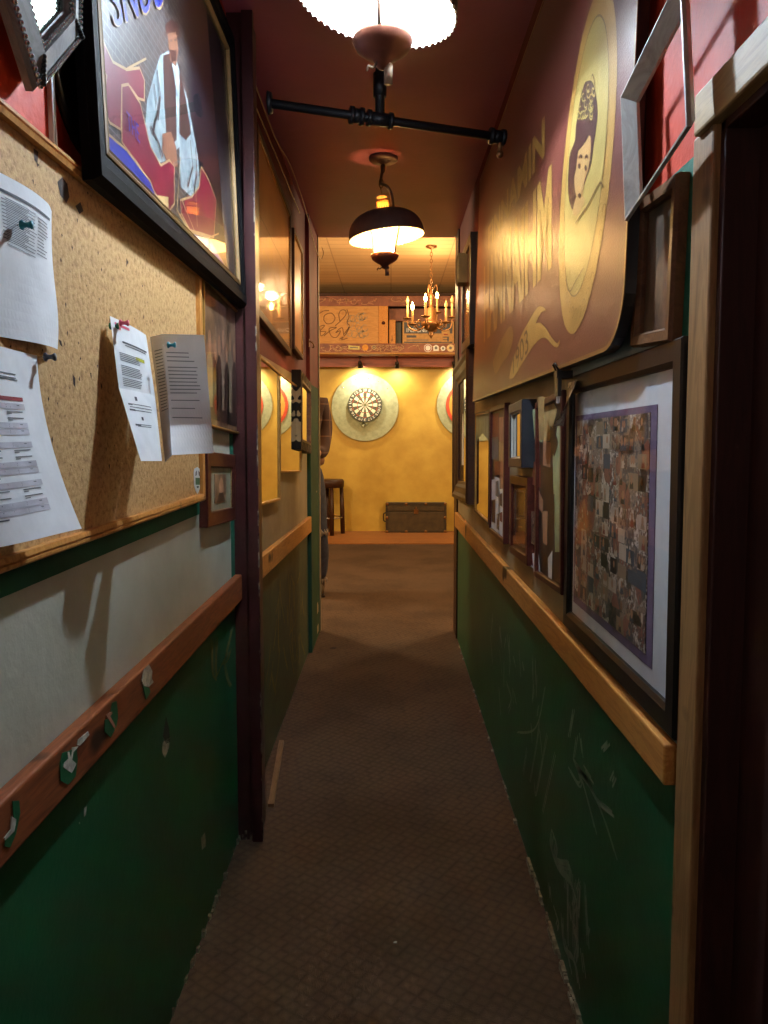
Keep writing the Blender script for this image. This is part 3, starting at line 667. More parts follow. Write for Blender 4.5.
# lettering: blue SMUG arc at the top edge and THE on the banner
q = [loc_px(mw, 'L', PQ, Z(*p), -.0168) for p in ((330, -80), (500, -140), (505, 25), (362, 85))]
put_text(b, 'SNUG', q, 6); q2 = [(x + (.004 if i in (0, 3) else -.004), y + (-.004 if i < 2 else .004), z + .0003) for i, (x, y, z) in enumerate(q)]
put_text(b, 'SNUG', q2, 2)
put_text(b, 'THE', [loc_px(mw, 'L', PQ, Z(*p), -.0166) for p in ((396, 330), (432, 375), (436, 430), (400, 385))], 2)
b.build('print', [M['poster_bg'], M['p_red'], M['p_blue'], M['p_shirt'], M['p_vest'], M['p_hand'], M['p_line'], M['tan'], M['mu_dark']], r)
inner(r, 'glass', M['pane'], iw, ih, -.0145, .0008)

# ---- hexagonal beaded mirror
HX = -.466
v0, v1 = on(0, HX, 42, 92), on(0, HX, 83, 49)
mwH = wmat('L', (HX, v0.y, v0.z + .277)) @ Matrix.Translation((0, -.277, 0)) @ Matrix.Rotation(math.radians(2.5), 4, 'X') @ Matrix.Translation((0, .277, 0)); r = thing('hexagonal_mirror', 'six-sided grey wooden mirror with beaded edges, beside the large poster', 'mirror', mat=mwH)
hp = [(0, -.277), (.132, -.148), (.132, .148), (0, .277), (-.132, .148), (-.132, -.148)]
b = MB(); b.frame(hp, [(0, -.022), (0, -.012), (.005, -.006), (.009, -.006), (.010, -.003), (.036, .004), (.038, -.002), (.043, -.006), (.048, -.008), (.048, -.022)]); b.build('frame', wood('grey_stained_wood', (136, 134, 132), (100, 97, 95), (6, 6, 20), 3, .35), r)
def off(poly, t):
    n = len(poly); out = []
    for i in range(n):
        p = Vector(poly[i]); a = (p - Vector(poly[i - 1])).normalized(); c = (Vector(poly[(i + 1) % n]) - p).normalized(); na = Vector((-a.y, a.x)); nb = Vector((-c.y, c.x)); m = (na + nb) / (1 + na.dot(nb)); out.append(p + m * t)
    return out
for t, w in ((.005, -.002), (.041, .0)):
    q = off(hp, t); b = MB()
    for i in range(6):
        a, c = q[i], q[(i + 1) % 6]; n = int((c - a).length / .0075)
        for k in range(n): p = a.lerp(c, k / n); b.ball((p.x, p.y, w), .0036, 0, None, 8, 5)
    b.build('bead_trim', M['steel'], r)['label'] = 'row of small metal beads'
for i in range(6):
    b = MB(); a = Vector(hp[i]); c = off(hp, .039)[i]
    for k in range(7): p = a.lerp(c, .2 + .75 * k / 7); b.ball((p.x, p.y, .002), .004, 0, None, 8, 5)
    b.build('corner_bead_trim', M['black'], r)
b = MB(); b.prism(off(hp, .046), -.02, -.010); b.build('mirror_pane', plain('aqua_tinted_mirror', (190, 226, 224), .03, 1.0, n=.01), r)
# ---- oval portrait behind
r = thing('oval_portrait', 'dark oval framed portrait half hidden between hexagonal mirror and large poster', 'picture', mat=wmat('L', (XL + .012, 1.28, 2.0)))
ov = [(.15 * math.cos(2 * math.pi * k / 40), .225 * math.sin(2 * math.pi * k / 40)) for k in range(40)]
b = MB(); b.frame(ov, [(0, -.011), (0, -.004), (.006, 0), (.022, -.003), (.026, -.006), (.026, -.011)], smooth=True); b.build('frame', M['black'], r)
b = MB(); b.prism(off(ov, .02), -.0105, -.008, 0); b.poly([(-.06 + .035 * math.cos(a * .4), -.02 + .08 * math.sin(a * .4), -.0075) for a in range(16)], 1); b.build('print', [M['sepia_d'], M['flesh']], r)
# thin white upright strip left of it
mwT, Wt, Ht = fit('L', XL + .008, (51.5, 88), (56.5, 88), (58.5, 146), (53, 141))
b = MB(); b.box((-.006, -.11, -.008), (.006, .11, 0)); o = b.build('wall_strip', M['mat_white'], bevel=.001); o.matrix_world = mwT; tag(o, 'thin white upright strip on the red wall under the hexagonal mirror', 'strip')

# ---- group photo and small portrait beside the post
r, mw, W, Hh, d = hang('group_photo', 'brown group photograph in a thin gold frame beside the maroon post', 'picture', 'L', -.478, ((205, 281), (243.5, 312), (241, 430), (205, 430)), .007, M['gold'])
b = MB(); b.box((-W / 2 + .004, -Hh / 2 + .004, -.014), (W / 2 - .004, Hh / 2 - .004, -.008), 0)
rg = random.Random(8)
for k, (u, h0, tn) in enumerate(((-.33, .60, 2), (-.2, .55, 1), (-.1, .62, 1), (.0, .70, 3), (.1, .6, 1), (.2, .74, 3), (.32, .66, 1))):
    x = u * W; y0 = -.42 * Hh; y1 = y0 + h0 * Hh * .78; w = .075 * W
    b.poly([(x - w, y0, -.0076), (x + w, y0, -.0076), (x + w * .8, y1 - .03, -.0076), (x, y1, -.0076), (x - w * .8, y1 - .03, -.0076)], tn if tn != 3 else 3)
    b.poly([(x + .5 * w * math.cos(a), y1 + .55 * w + .8 * w * math.sin(a), -.0074) for a in [i * .63 for i in range(10)]], 4)
b.poly([(-.45 * W, -.44 * Hh, -.0073), (.45 * W, -.44 * Hh, -.0073), (.4 * W, -.34 * Hh, -.0073), (-.4 * W, -.36 * Hh, -.0073)], 1)
b.build('print', [M['sepia'], M['sepia_d'], M['tan'], plain('photo_pale_coat', (150, 128, 104), .5), M['flesh']], r)
inner(r, 'glass', M['pane'], W - .012, Hh - .012, -.0035, .0006)
r, mw, W, Hh, d = hang('small_portrait', 'small portrait in a wide mahogany frame under the group photo', 'picture', 'L', -.476, ((208, 455), (236.5, 452), (235, 518), (208, 530)), .04, M['mahog'])
inner(r, 'mat', plain('grey_green_mat', (150, 146, 120), .7), W - .07, Hh - .07, -.008)
b = MB(); b.box((-W * .2, -Hh * .2, -.008), (W * .2, Hh * .2, -.0065), 0); b.poly([(W * .02 + .03 * math.cos(a), -Hh * .02 + .035 * math.sin(a), -.0062) for a in [i * .5 for i in range(13)]], 1); b.poly([(-W * .14, -Hh * .19, -.006), (W * .16, -Hh * .19, -.006), (W * .08, -Hh * .06, -.006), (-W * .06, -Hh * .06, -.006)], 2); b.build('print', [M['sepia'], M['flesh'], M['sepia_d']], r)
b = MB(); b.frame(rect(W - .074, Hh - .074), [(0, -.0078), (0, -.004), (.003, -.004), (.003, -.0078)]); b.build('inner_slip', M['tan'], r)

# ---- torn stickers on the left rail
RLX = XL + .0255
def torn(label, polys):
    p0 = on(0, RLX, *polys[0][0][0]); mwp = wmat('L', p0); b = MB()
    for k, (pts, m) in enumerate(polys):
        q = [loc_px(mwp, 'L', RLX, p, 0) for p in pts]; b.prism([(a, c) for a, c, _ in q], -.0006, .0003 + .0004 * k, m)
    o = b.build('sticker_remnant', [M['green'], M['plaster'], M['pink_d']]); o.matrix_world = mwp; tag(o, label, 'sticker', 'torn stickers on the worn rail')
M['pink_d'] = plain('faded_pink_paper', (180, 120, 100), .7)
R6 = lambda x, y: (x / 6.025, 690 + y / 6.025)
torn('long torn green and white sticker lowest along the worn rail, nearest the frame edge', [([R6(75, 670), R6(115, 665), R6(122, 740), R6(95, 870), R6(60, 950), R6(28, 940), R6(35, 890), R6(85, 800)], 0), ([R6(68, 760), R6(95, 780), R6(85, 850), R6(30, 905), R6(25, 890), R6(62, 840)], 1)])
torn('torn sticker with a white square patch on the worn rail', [([R6(375, 380), R6(462, 350), R6(468, 430), R6(455, 520), R6(410, 570), R6(365, 545), R6(362, 450)], 0), ([R6(385, 440), R6(410, 415), R6(405, 375), R6(415, 372), R6(425, 410), R6(435, 345), R6(470, 340), R6(440, 375), R6(432, 420), R6(458, 445), R6(430, 500), R6(378, 465)], 1)])
torn('pale gummed scrap on the worn rail above the white square patch', [([R6(465, 330), R6(470, 300), R6(530, 250), R6(538, 270), R6(500, 315), R6(480, 335)], 1)])
R7 = lambda x, y: (100 + x / 5.12, 640 + y / 5.12)
torn('torn green sticker with a pink streak on the worn rail', [([R7(62, 320), R7(85, 312), R7(92, 390), R7(85, 440), R7(55, 500), R7(24, 470), R7(25, 410), R7(50, 400)], 0), ([R7(30, 385), R7(60, 365), R7(62, 375), R7(50, 390), R7(78, 440), R7(70, 452)], 2)])
torn('whitest torn sticker on the worn rail, farthest from the frame edge', [([R7(212, 205), R7(225, 150), R7(250, 125), R7(268, 160), R7(265, 200), R7(275, 215), R7(250, 240), R7(225, 235)], 1), ([R7(218, 235), R7(250, 245), R7(258, 265), R7(235, 305)], 0)])
# loose strip of wood lying along the far part of the left wall
b = MB(); p = [on(2, .006, *q) for q in ((268, 806), (274, 806), (284, 742), (279, 742))]; b.add([(q.x, q.y, 0) for q in p] + [(q.x, q.y, .014) for q in p], [(3, 2, 1, 0), (4, 5, 6, 7), (0, 1, 5, 4), (1, 2, 6, 5), (2, 3, 7, 6), (3, 0, 4, 7)])
c = sum((Vector(v) for v in b.v), Vector()) / 8; c.z = 0; b.v = [v - c for v in b.v]
o = b.build('wood_strip', wood('raw_wood_strip', (120, 92, 64), (86, 64, 44), (20, 2, 20))); o.location = c; tag(o, 'loose thin wooden strip on the carpet behind the maroon post', 'wood')

# ---- far left wall: two high prints, two tall mirrors, wavy-framed picture
r, mw, W, Hh, d = hang('framed_print', 'larger bronze-toned print high on the wall behind the maroon post', 'picture', 'L', -.474, ((258, 120), (291.5, 214), (291.5, 352), (258, 319)), .03, M['brown'], group=None)
b = MB(); b.box((-W / 2 + .02, -Hh / 2 + .02, -.016), (W / 2 - .02, Hh / 2 - .02, -.01), 0)
rk = random.Random(4)
for k in range(46):
    x = rk.uniform(-.42, .42) * W; y = rk.uniform(-.40, .05) * Hh; b.stroke([(x, y, -.0096), (x + rk.uniform(-.04, .05), y + rk.uniform(.02, .09), -.0096), (x + rk.uniform(-.08, .09), y + rk.uniform(-.03, .06), -.0096)], .008, 1)
b.poly([(-.45 * W, .06 * Hh, -.0095), (.45 * W, .06 * Hh, -.0095), (.45 * W, .065 * Hh, -.0095), (-.45 * W, .065 * Hh, -.0095)], 2)
b.build('print', [paint('bronze_print', (176, 124, 72), (142, 94, 54), 4, .28, 0), M['tan'], M['sepia_d']], r); inner(r, 'glass', M['pane'], W - .05, Hh - .05, -.004, .0006)
b = MB(); b.frame(rect(W - .056, Hh - .056), [(0, -.0098), (0, -.004), (.006, -.004), (.006, -.0098)]); b.build('gold_slip', M['gold'], r)
r, mw, W, Hh, d = hang('framed_print', 'narrow high print in a dark frame next to the end jamb', 'picture', 'L', -.474, ((294.5, 229), (303.5, 250), (303.5, 358), (294.5, 350)), .022, M['brown'])
inner(r, 'print', paint('bronze_print_b', (186, 132, 80), (152, 104, 60), 4, .3, 0), W - .03, Hh - .03, -.008); b = MB(); b.frame(rect(W - .038, Hh - .038), [(0, -.0078), (0, -.002), (.006, -.002), (.006, -.0078)]); b.build('gold_slip', M['gold'], r)
MG = 'tall mirrors on the wall behind the maroon post'
r, mw, W, Hh, d = hang('wall_mirror', 'tall gilt mirror nearest the maroon post', 'mirror', 'L', -.478, ((261, 357), (280.5, 371), (280.5, 498), (261, 509)), .012, M['gold'], group=MG)
inner(r, 'mirror_pane', M['mirror'], W - .014, Hh - .014, -.006)
mwq, W, Hh = fit('L', -.476, (282.5, 376), (300, 386), (300, 472), (282.5, 473))
r, mw, W, Hh, d = hang('wall_mirror', 'shorter gilt mirror next to the wavy-patterned frame', 'mirror', 'L', -.476, None, .010, M['gold'], group=MG, mw=mwq @ Matrix.Rotation(math.radians(-1.4), 4, 'Y'), size=(W, Hh), depth=.012)
inner(r, 'mirror_pane', M['mirror'], W - .012, Hh - .012, -.005)
def m_wavy():
    m, nt, bb = newmat('black_and_cream_wavy_paint'); v = coords(nt, (1, 1, 1)); w = ND(nt, 'ShaderNodeTexWave'); w.inputs['Scale'].default_value = 9; w.inputs['Distortion'].default_value = 9; w.inputs['Detail Scale'].default_value = 1.2
    nt.links.new(v, w.inputs['Vector']); nt.links.new(ramp(nt, w.outputs['Fac'], [(.78, lin((26, 21, 18))), (.88, lin((150, 128, 96)))]), bb.inputs['Base Color']); bb.inputs['Roughness'].default_value = .7; bb.inputs['Specular IOR Level'].default_value = .1; return m
r, mw, W, Hh, d = hang('wavy_frame_mirror', 'deep mirror in a black and cream wavy frame beside the end jamb', 'mirror', 'L', -.452, ((301, 373), (312, 381), (311, 451), (301, 452)), .05, m_wavy())
inner(r, 'mirror_pane', M['mirror'], W - .08, Hh - .08, -.01)
b = MB(); b.frame(rect(W - .09, Hh - .09), [(0, -.012), (0, .002), (.01, .002), (.01, -.012)]); b.build('inner_slip', M['walnut'], r)
# hook on the jamb
p = on(0, XL + .024, 309, 345); b = MB(); b.tube([(0, 0, .02), (.012, 0, .018), (.024, 0, .008), (.03, 0, -.006), (.026, 0, -.016), (.018, 0, -.014)], .004, 8); b.box((-.002, -.012, -.01), (.003, .012, .035)); o = b.build('coat_hook', M['brass']); o.location = p; tag(o, 'small metal hook on the red part of the end jamb', 'hook')
# ================================================================== RIGHT WALL
# ---- painted sign board
MX = .385
mwM = wmat('R', (MX, 2.466, 1.97)) @ Matrix.Translation((0, -.495, 0)) @ Matrix.Rotation(math.radians(-1.4), 4, 'X') @ Matrix.Translation((0, .495, 0))
def sg(p, w):
    o, d = Vector((0, 0, H)), ray(*p); n = mwM.to_3x3() @ Vector((0, 0, 1)); q = o + d * ((mwM.translation - o).dot(n) / d.dot(n)); q = mwM.inverted() @ q; return (q.x, q.y, w)
r = thing('painted_sign', 'huge maroon pub sign with gold lettering and an oval head painting', 'sign', mat=mwM)
L = lambda y, z: (2.466 - y, z - 1.97)
notch = [L(1.405 - .111 * math.sin(a) * 1.0, 1.476 + .106 * (1 - math.cos(a))) for a in [k * math.pi / 16 for k in range(9)]]
out = [L(3.64, 1.475)] + notch + [L(1.294, 2.49), L(3.64, 2.49)]
b = MB(); b.prism(out, -.019, 0, 0, side=1); b.frame(out, [(0, -.001), (0, .0012), (.008, .0012), (.008, -.001)], 2); b.build('board', [M['mural'], M['black'], M['mu_gold2']], r)
b = MB(); lay = 0
def mp(pts, m, n=0):
    global lay
    lay += 1; w = .0004 + .00010 * lay
    if n: pts = [(p.x, p.y) for p in curve_pts([(a, c, 0) for a, c in pts] + [(pts[0][0], pts[0][1], 0)], n)][:-1]
    b.poly([sg(p, w) for p in pts], m); return w
# oval cameo in plane units
def oval(cy, cz, ry, rz, m, w, tilt=.10, k=56):
    pts = []
    for i in range(k):
        a = 2 * math.pi * i / k; y = ry * math.cos(a); z = rz * math.sin(a); q = L(cy + y - z * tilt, cz + z); pts.append((q[0], q[1], w))
    return pts
b.poly(oval(1.615, 1.865, .215, .325, 0, .0005), 1); b.poly(oval(1.615, 1.88, .165, .262, 0, .0008), 3)
o1 = oval(1.615, 1.88, .165, .262, 0, .001); b.stroke(o1 + o1[:1], .004, 5)
for k in range(14):
    a = math.pi * (1.15 + .7 * k / 13); cy, cz = 1.615 + .19 * math.cos(a), 1.87 + .293 * math.sin(a)
    b.stroke([(L(cy + .012 * math.cos(t), cz + .012 * math.sin(t))) + (.001,) for t in [i * .6 for i in range(9)]], .003, 2)
lay = 8
B2 = lambda x, y: (550 + x / 5.69, y / 5.69); B3 = lambda x, y: (540 + x / 4.1, 150 + y / 4.1)
# hair and head
mp([B2(205, 465), B2(235, 458), B2(255, 490), B2(268, 560), B2(275, 640), B2(268, 720), B2(252, 830), B2(238, 930), B3(195, 110), B3(182, 150), B3(160, 210), B3(142, 240), B3(130, 235), B3(118, 180), B3(118, 100), B2(108, 980), B2(115, 880), B2(145, 800), B2(150, 720), B2(165, 620), B2(185, 520)], 4, 3)
mp([B2(165, 860), B2(205, 810), B2(232, 770), B2(235, 860), B2(222, 960), B3(185, 130), B3(178, 185), B3(165, 205), B3(150, 185), B3(143, 120), B2(152, 960)], 6, 3)
mp([B3(150, 195), B3(180, 190), B3(185, 215), B3(160, 262), B3(140, 268), B3(138, 240)], 6, 3)
for st in ([B2(170, 900), B2(180, 885), B2(190, 895)], [B2(205, 900), B2(215, 885), B2(222, 895)], [B3(160, 188), B3(166, 182), B3(173, 188)]):
    b.stroke([sg(p, .0026) for p in st], .006, 4)
for c in (B2(173, 945), B2(210, 955)):
    b.poly([sg((c[0] + 1.2 * math.cos(a), c[1] + 3 * math.sin(a)), .0026) for a in [i * .7 for i in range(9)]], 4)
b.poly([sg(p, .0026) for p in (B3(160, 185), B3(174, 183), B3(167, 200))], 4)
# curls
rk = random.Random(6)
for k in range(22):
    x = rk.uniform(160, 262); y = rk.uniform(560, 680) if k < 14 else rk.uniform(480, 560)
    b.stroke([sg(B2(x + 9 * math.cos(t), y + 22 * math.sin(t)), .0025) for t in [i * .7 for i in range(8)]], .003, 3)
for st in ([B2(240, 450), B2(248, 425), B2(256, 445), B2(262, 490)], [B3(180, 265), B3(215, 200), B3(250, 135), B3(265, 155)], [B3(150, 300), B3(175, 262), B3(190, 240)], [B3(110, 480), B3(115, 560), B3(130, 578), B3(150, 540), B3(185, 480)]):
    pts = curve_pts([(p[0], p[1], 0) for p in st], 5); b.stroke([sg((p.x, p.y), .0026) for p in pts], .004, 5)
# lettering (tall condensed capitals, two rows)
lay = 2
T = lambda *q: [sg(p, .0009) for p in q]
put_text(b, 'FINNAMIN', T((488.5, 227), (545, 115), (545, 155), (488.5, 250)), 1, bold=.03)
put_text(b, 'HAMNAIHM', T((484, 267), (552, 163), (552, 267), (484, 343)), 1, bold=.035)
G = lambda x, y: (490 + x / 10.24, 300 + y / 10.24)
mp([G(30, 640), G(70, 520), G(140, 370), G(205, 268), G(238, 310), G(235, 420), G(190, 560), G(130, 640), G(60, 760)], 2, 3)
mp([G(200, 800), G(230, 640), G(320, 370), G(400, 220), G(490, 75), G(540, 70), G(578, 105), G(530, 125), G(470, 240), G(510, 228), G(560, 270), G(640, 390), G(690, 445), G(718, 405), G(716, 450), G(685, 488), G(640, 460), G(590, 400), G(545, 385), G(480, 430), G(400, 540), G(310, 690), G(240, 800)], 1, 2)
put_text(b, '1903', T(G(238, 560), G(385, 280), G(400, 520), G(240, 760)), 4)
for k in range(3): b.stroke([sg(G(90 + 30 * k, 600 - 40 * k), .0016), sg(G(120 + 25 * k, 480 - 40 * k), .0016)], .006, 5)
b.build('painting', [M['mural'], M['mu_gold'], M['mu_gold2'], M['mu_cream'], M['mu_dark'], M['mu_line'], M['mu_face']], r)

# ---- empty silvered frame, tilted, hanging off the wall
EX = .375
r, mw, W, Hh, d = hang('empty_frame', 'empty silver frame tilted on the red wall over the door casing', 'frame', 'R', EX, ((618, 89), (675, 1), (693, 124), (627, 211)), .026, M['silver'], depth=.022, prof=lambda bw, d: [(0, -.006), (0, 0), (.003, .0005), (bw, -.017), (bw, -.022)])
# ---- deep box frame
r, mw, W, Hh, d = hang('box_frame', 'deep brown box frame with a dim picture behind glass, above the collage', 'picture', 'R', .408, ((636, 204), (677.6, 168), (667, 339), (629, 350)), .022, M['walnut'], prof=lambda bw, d: [(0, -d), (0, -.006), (.003, 0), (bw - .004, -.001), (bw, -.008), (bw, -d)])
b = MB(); b.box((-W / 2 + .012, -Hh / 2 + .012, -.0205), (W / 2 - .012, Hh / 2 - .012, -.016), 0); b.poly([(-.03, -.12, -.0158), (.05, -.12, -.0158), (.04, .0, -.0158), (.01, .05, -.0158), (-.02, .0, -.0158)], 1)
b.build('print', [paint('brown_misty_print', (120, 98, 76), (84, 68, 54), 5, .4, 0), M['sepia']], r); inner(r, 'glass', M['pane'], W - .03, Hh - .03, -.010, .0008)
# ---- big collage
KX = .414
r, mw, W, Hh, d = hang('photo_collage', 'largest frame, black, with a photo montage in a white mat', 'picture', 'R', KX, ((565, 377), (683, 338), (671, 742), (564, 624)), .04, M['black'], prof=lambda bw, d: [(0, -d), (0, -.003), (.003, 0), (bw - .008, 0), (bw, -.006), (bw, -d)])
b = MB(); iw, ih = W - .07, Hh - .07; b.box((-iw / 2, -ih / 2, -.015), (iw / 2, ih / 2, -.013)); b.build('mat', M['mat_white'], r)
cc = [loc_px(mw, 'R', KX + .013, p, 0) for p in ((577, 420), (652, 414), (646, 650), (576, 598))]
cu0 = (cc[0][0] + cc[3][0]) / 2; cu1 = (cc[1][0] + cc[2][0]) / 2; cv0 = (cc[2][1] + cc[3][1]) / 2; cv1 = (cc[0][1] + cc[1][1]) / 2
b = MB(); b.box((cu0 - .012, cv0 - .018, -.013), (cu1 + .03, cv1 + .012, -.0118)); b.build('inner_mat', M['mat_purple'], r)['label'] = 'purple inner mat'
b = MB(); b.box((cu0, cv0, -.0118), (cu1, cv1, -.0105), 0)
rk = random.Random(12); nx, ny = 9, 12
cm = [M['col_a'], M['col_b'], plain('snap_red', (150, 56, 40), .4), plain('snap_dark', (40, 32, 32), .4), plain('snap_pale', (206, 190, 172), .4), plain('snap_blue', (70, 84, 100), .4), M['flesh'], plain('snap_buff', (160, 138, 112), .4)]
for i in range(nx):
    for j in range(ny):
        x0 = cu0 + (cu1 - cu0) * (i + rk.uniform(.0, .2)) / nx; x1 = x0 + (cu1 - cu0) / nx * rk.uniform(.7, 1.0); y0 = cv0 + (cv1 - cv0) * (j + rk.uniform(0, .2)) / ny; y1 = y0 + (cv1 - cv0) / ny * rk.uniform(.7, 1)
        x1 = min(x1, cu1); y1 = min(y1, cv1); w = -.0104 + .0001 * ((i * 3 + j * 5) % 7)
        b.poly([(x0, y0, w), (x1, y0, w), (x1, y1, w), (x0, y1, w)], rk.choice([0, 0, 1, 0, 3, 5, 0, 7, 4, 0]))
        if rk.random() < .75:
            for hh in range(rk.choice([1, 1, 2])):
                hx = x0 + (x1 - x0) * rk.uniform(.25, .75); hy = y0 + (y1 - y0) * .62; rr = (x1 - x0) * .15
                b.poly([(hx - rr * 1.4, y0 + .002, w + .0004), (hx + rr * 1.4, y0 + .002, w + .0004), (hx + rr, hy - rr * .6, w + .0004), (hx - rr, hy - rr * .6, w + .0004)], rk.choice([2, 3, 4, 5, 7]))
                b.poly([(hx + rr * .8 * math.cos(a), hy + rr * 1.1 * math.sin(a), w + .0005) for a in [q * .7 for q in range(9)]], 6)
b.build('print', cm, r); inner(r, 'glass', M['pane'], iw, ih, -.007, .0008)
# loose curled photograph tucked into its corner
q0 = on(0, KX - .001, 571, 391); mwp = wmat('R', q0)
def PC(s, t):
    u = -.02 + .085 * s - .05 * t * t * s; v = .02 - .10 * t; w = .002 + .03 * (s ** 2.0) * t + .010 * t
    return mwp @ Vector((u, v, w))
mkc = [(.02, .05, .35, .95, 1), (.4, .05, .7, .6, 2)]
sheet('curled_photo', 'loose curling snapshot tucked in the top corner of the largest frame', 'photo', PC, 12, 12, [], [M['col_b']])

# ---- row of frames above the rail
RG = None
r, mw, W, Hh, d = hang('arched_mirror', 'gold-edged mirror with a scalloped pale top, farthest of the low row', 'mirror', 'R', .412, ((475, 413.5), (489, 409), (488, 525), (473.5, 511)), .010, M['brown'])
inner(r, 'mirror_pane', M['mirror'], W - .014, Hh - .014, -.007)
b = MB(); n = 20; pts = [(-W / 2 + .008, Hh / 2 - .008), (-W / 2 + .008, Hh * .18)] + [(-W / 2 + .008 + (W - .016) * k / n, Hh * .18 + .10 * Hh * math.sin(math.pi * k / n) + .02 * Hh * abs(math.sin(3 * math.pi * k / n))) for k in range(1, n)] + [(W / 2 - .008, Hh * .18), (W / 2 - .008, Hh / 2 - .008)]
b.prism(pts, -.007, -.0055); b.build('scalloped_top', M['greyboard'], r)
b = MB(); b.frame(rect(W - .018, Hh - .018), [(0, -.007), (0, -.002), (.004, -.002), (.004, -.007)]); b.build('gold_slip', M['gold'], r)
def snaps(b, W, Hh, w, n, seed, cols, tilt=.15):
    q = random.Random(seed)
    for k in range(n):
        x = q.uniform(-.38, .38) * W; y = -.42 * Hh + .84 * Hh * (k + .5) / n; pw = q.uniform(.16, .26) * W * 1.3; ph = pw * q.uniform(.8, 1.5) * .8; a = q.uniform(-tilt, tilt)
        P = [(-pw, -ph), (pw, -ph), (pw, ph), (-pw, ph)]; P = [(x + u * math.cos(a) - v * math.sin(a), y + u * math.sin(a) + v * math.cos(a)) for u, v in P]
        P = [(max(-W / 2, min(W / 2, u)), max(-Hh / 2, min(Hh / 2, v)), w + .0004 * (k % 6)) for u, v in P]
        b.poly(P, q.choice(cols))
SN = [M['white'], M['col_b'], M['sepia_d'], M['tan'], M['flesh'], plain('snap_grey', (120, 122, 120), .5), plain('pale_green_paper', (178, 186, 140), .6), plain('snap_brick', (130, 66, 46), .5)]
r, mw, W, Hh, d = hang('snapshot_frame', 'mahogany frame of white-edged snapshots beside the gold-edged mirror', 'picture', 'R', .408, ((489.5, 408), (504, 403), (503.5, 546), (488.5, 530)), .018, M['mahog'])
b = MB(); b.box((-W / 2 + .01, -Hh / 2 + .01, -.014), (W / 2 - .01, Hh / 2 - .01, -.010), 2); 
Q4 = lambda x0, y0, x1, y1, w=-.0094: [loc_px(mw, 'R', .418, (470 + x / 6.4, 380 + y / 6.4), w) for x, y in ((x0, y0), (x1, y0 - 6), (x1, y1 + 12), (x0, y1))]
for qd, m in (((138, 215, 188, 370), 7), ((188, 240, 214, 395), 4), ((136, 368, 182, 505), 5), ((186, 395, 216, 520), 3), ((160, 525, 196, 618), 7), ((196, 520, 216, 690), 4), ((128, 640, 160, 960), 0), ((158, 612, 190, 980), 0), ((184, 700, 214, 1010), 0)): b.poly(Q4(*qd), m)
for qd, m in (((140, 770, 164, 905), 2), ((166, 650, 184, 740), 5), ((172, 860, 188, 950), 1), ((192, 730, 208, 800), 2), ((192, 850, 208, 900), 7)): b.poly(Q4(*qd, w=-.0088), m)
b.build('print', SN, r)
r, mw, W, Hh, d = hang('square_mirror', 'small mirror in a deep black-brown frame, upper of the stacked pair', 'mirror', 'R', .385, ((508.5, 405), (521.5, 399.5), (521.5, 470), (508.5, 465)), .03, plain('blue_black_lacquer', (40, 42, 48), .35))
inner(r, 'mirror_pane', M['mirror'], W - .05, Hh - .05, -.012); b = MB(); b.frame(rect(W - .056, Hh - .056), [(0, -.011), (0, -.004), (.006, -.004), (.006, -.011)]); b.build('inner_slip', M['silver'], r)
r, mw, W, Hh, d = hang('dark_picture', 'dim brown picture in a dark frame, lower of the stacked pair', 'picture', 'R', .404, ((509.5, 474), (527, 479), (527, 568), (509.5, 551)), .028, M['mahog'])
inner(r, 'mat', paint('dark_brown_mat', (74, 50, 38), (56, 38, 30), 6, .5, 0), W - .04, Hh - .04, -.010); b = MB(); b.box((-W * .27, -Hh * .3, -.010), (W * .27, Hh * .3, -.0085), 0); b.stroke([(-W * .1, -Hh * .12, -.0082), (W * .12, -Hh * .1, -.0082)], .005, 1); b.build('print', [M['sepia_d'], M['tan']], r)
b = MB(); b.frame(rect(W * .6, Hh * .66), [(0, -.0095), (0, -.006), (.004, -.006), (.004, -.0095)]); b.build('inner_slip', M['steel'], r); inner(r, 'glass', M['pane'], W - .045, Hh - .045, -.004, .0006)
r, mw, W, Hh, d = hang('snapshot_frame', 'mahogany frame crowded with tucked-in snapshots next to the black montage frame', 'picture', 'R', .408, ((534.5, 404), (561, 389), (561, 601), (534.5, 572)), .018, M['mahog'])
b = MB(); b.box((-W / 2 + .01, -Hh / 2 + .01, -.014), (W / 2 - .01, Hh / 2 - .01, -.010), 2)
e = 1 / 6.4
J = lambda x, y: loc_px(mw, 'R', .418, (470 + x * e, 380 + y * e), -.0096); J2 = lambda x, y: loc_px(mw, 'R', .418, (470 + x * e, 480 + y * e), -.0090)
b.poly([J(530, 480), J(585, 160), J(585, 1100), J(545, 1100)], 6)
for pts, m in (([J(400, 190), J(450, 165), J(470, 180), J(465, 400), J(415, 380)], 6), ([J(470, 170), J(540, 150), J(560, 190), J(510, 390), J(470, 395)], 3), ([J(410, 520), J(455, 545), J(455, 690), J(400, 670)], 7), ([J(470, 390), J(520, 400), J(515, 560), J(470, 545)], 4)):
    b.poly([(x, y, w + .0004) for x, y, w in pts], m)
b.poly([(x, y, w + .001) for x, y, w in (J(515, 290), J(550, 330), J(568, 400), J(545, 490), J(520, 440))], 8)
b.poly([(x, y, w + .001) for x, y, w in (J(505, 730), J(545, 730), J(540, 860), J(515, 860))], 8)
for pts, m in (([J2(375, 200), J2(430, 200), J2(420, 420), J2(370, 390)], 1), ([J2(440, 60), J2(470, 130), J2(470, 220), J2(440, 180)], 4), ([J2(465, 200), J2(500, 200), J2(495, 420), J2(470, 400)], 4), ([J2(400, 470), J2(440, 460), J2(455, 610), J2(410, 590)], 0), ([J2(500, 500), J2(530, 450), J2(525, 690), J2(505, 670)], 0)):
    b.poly(pts, m)
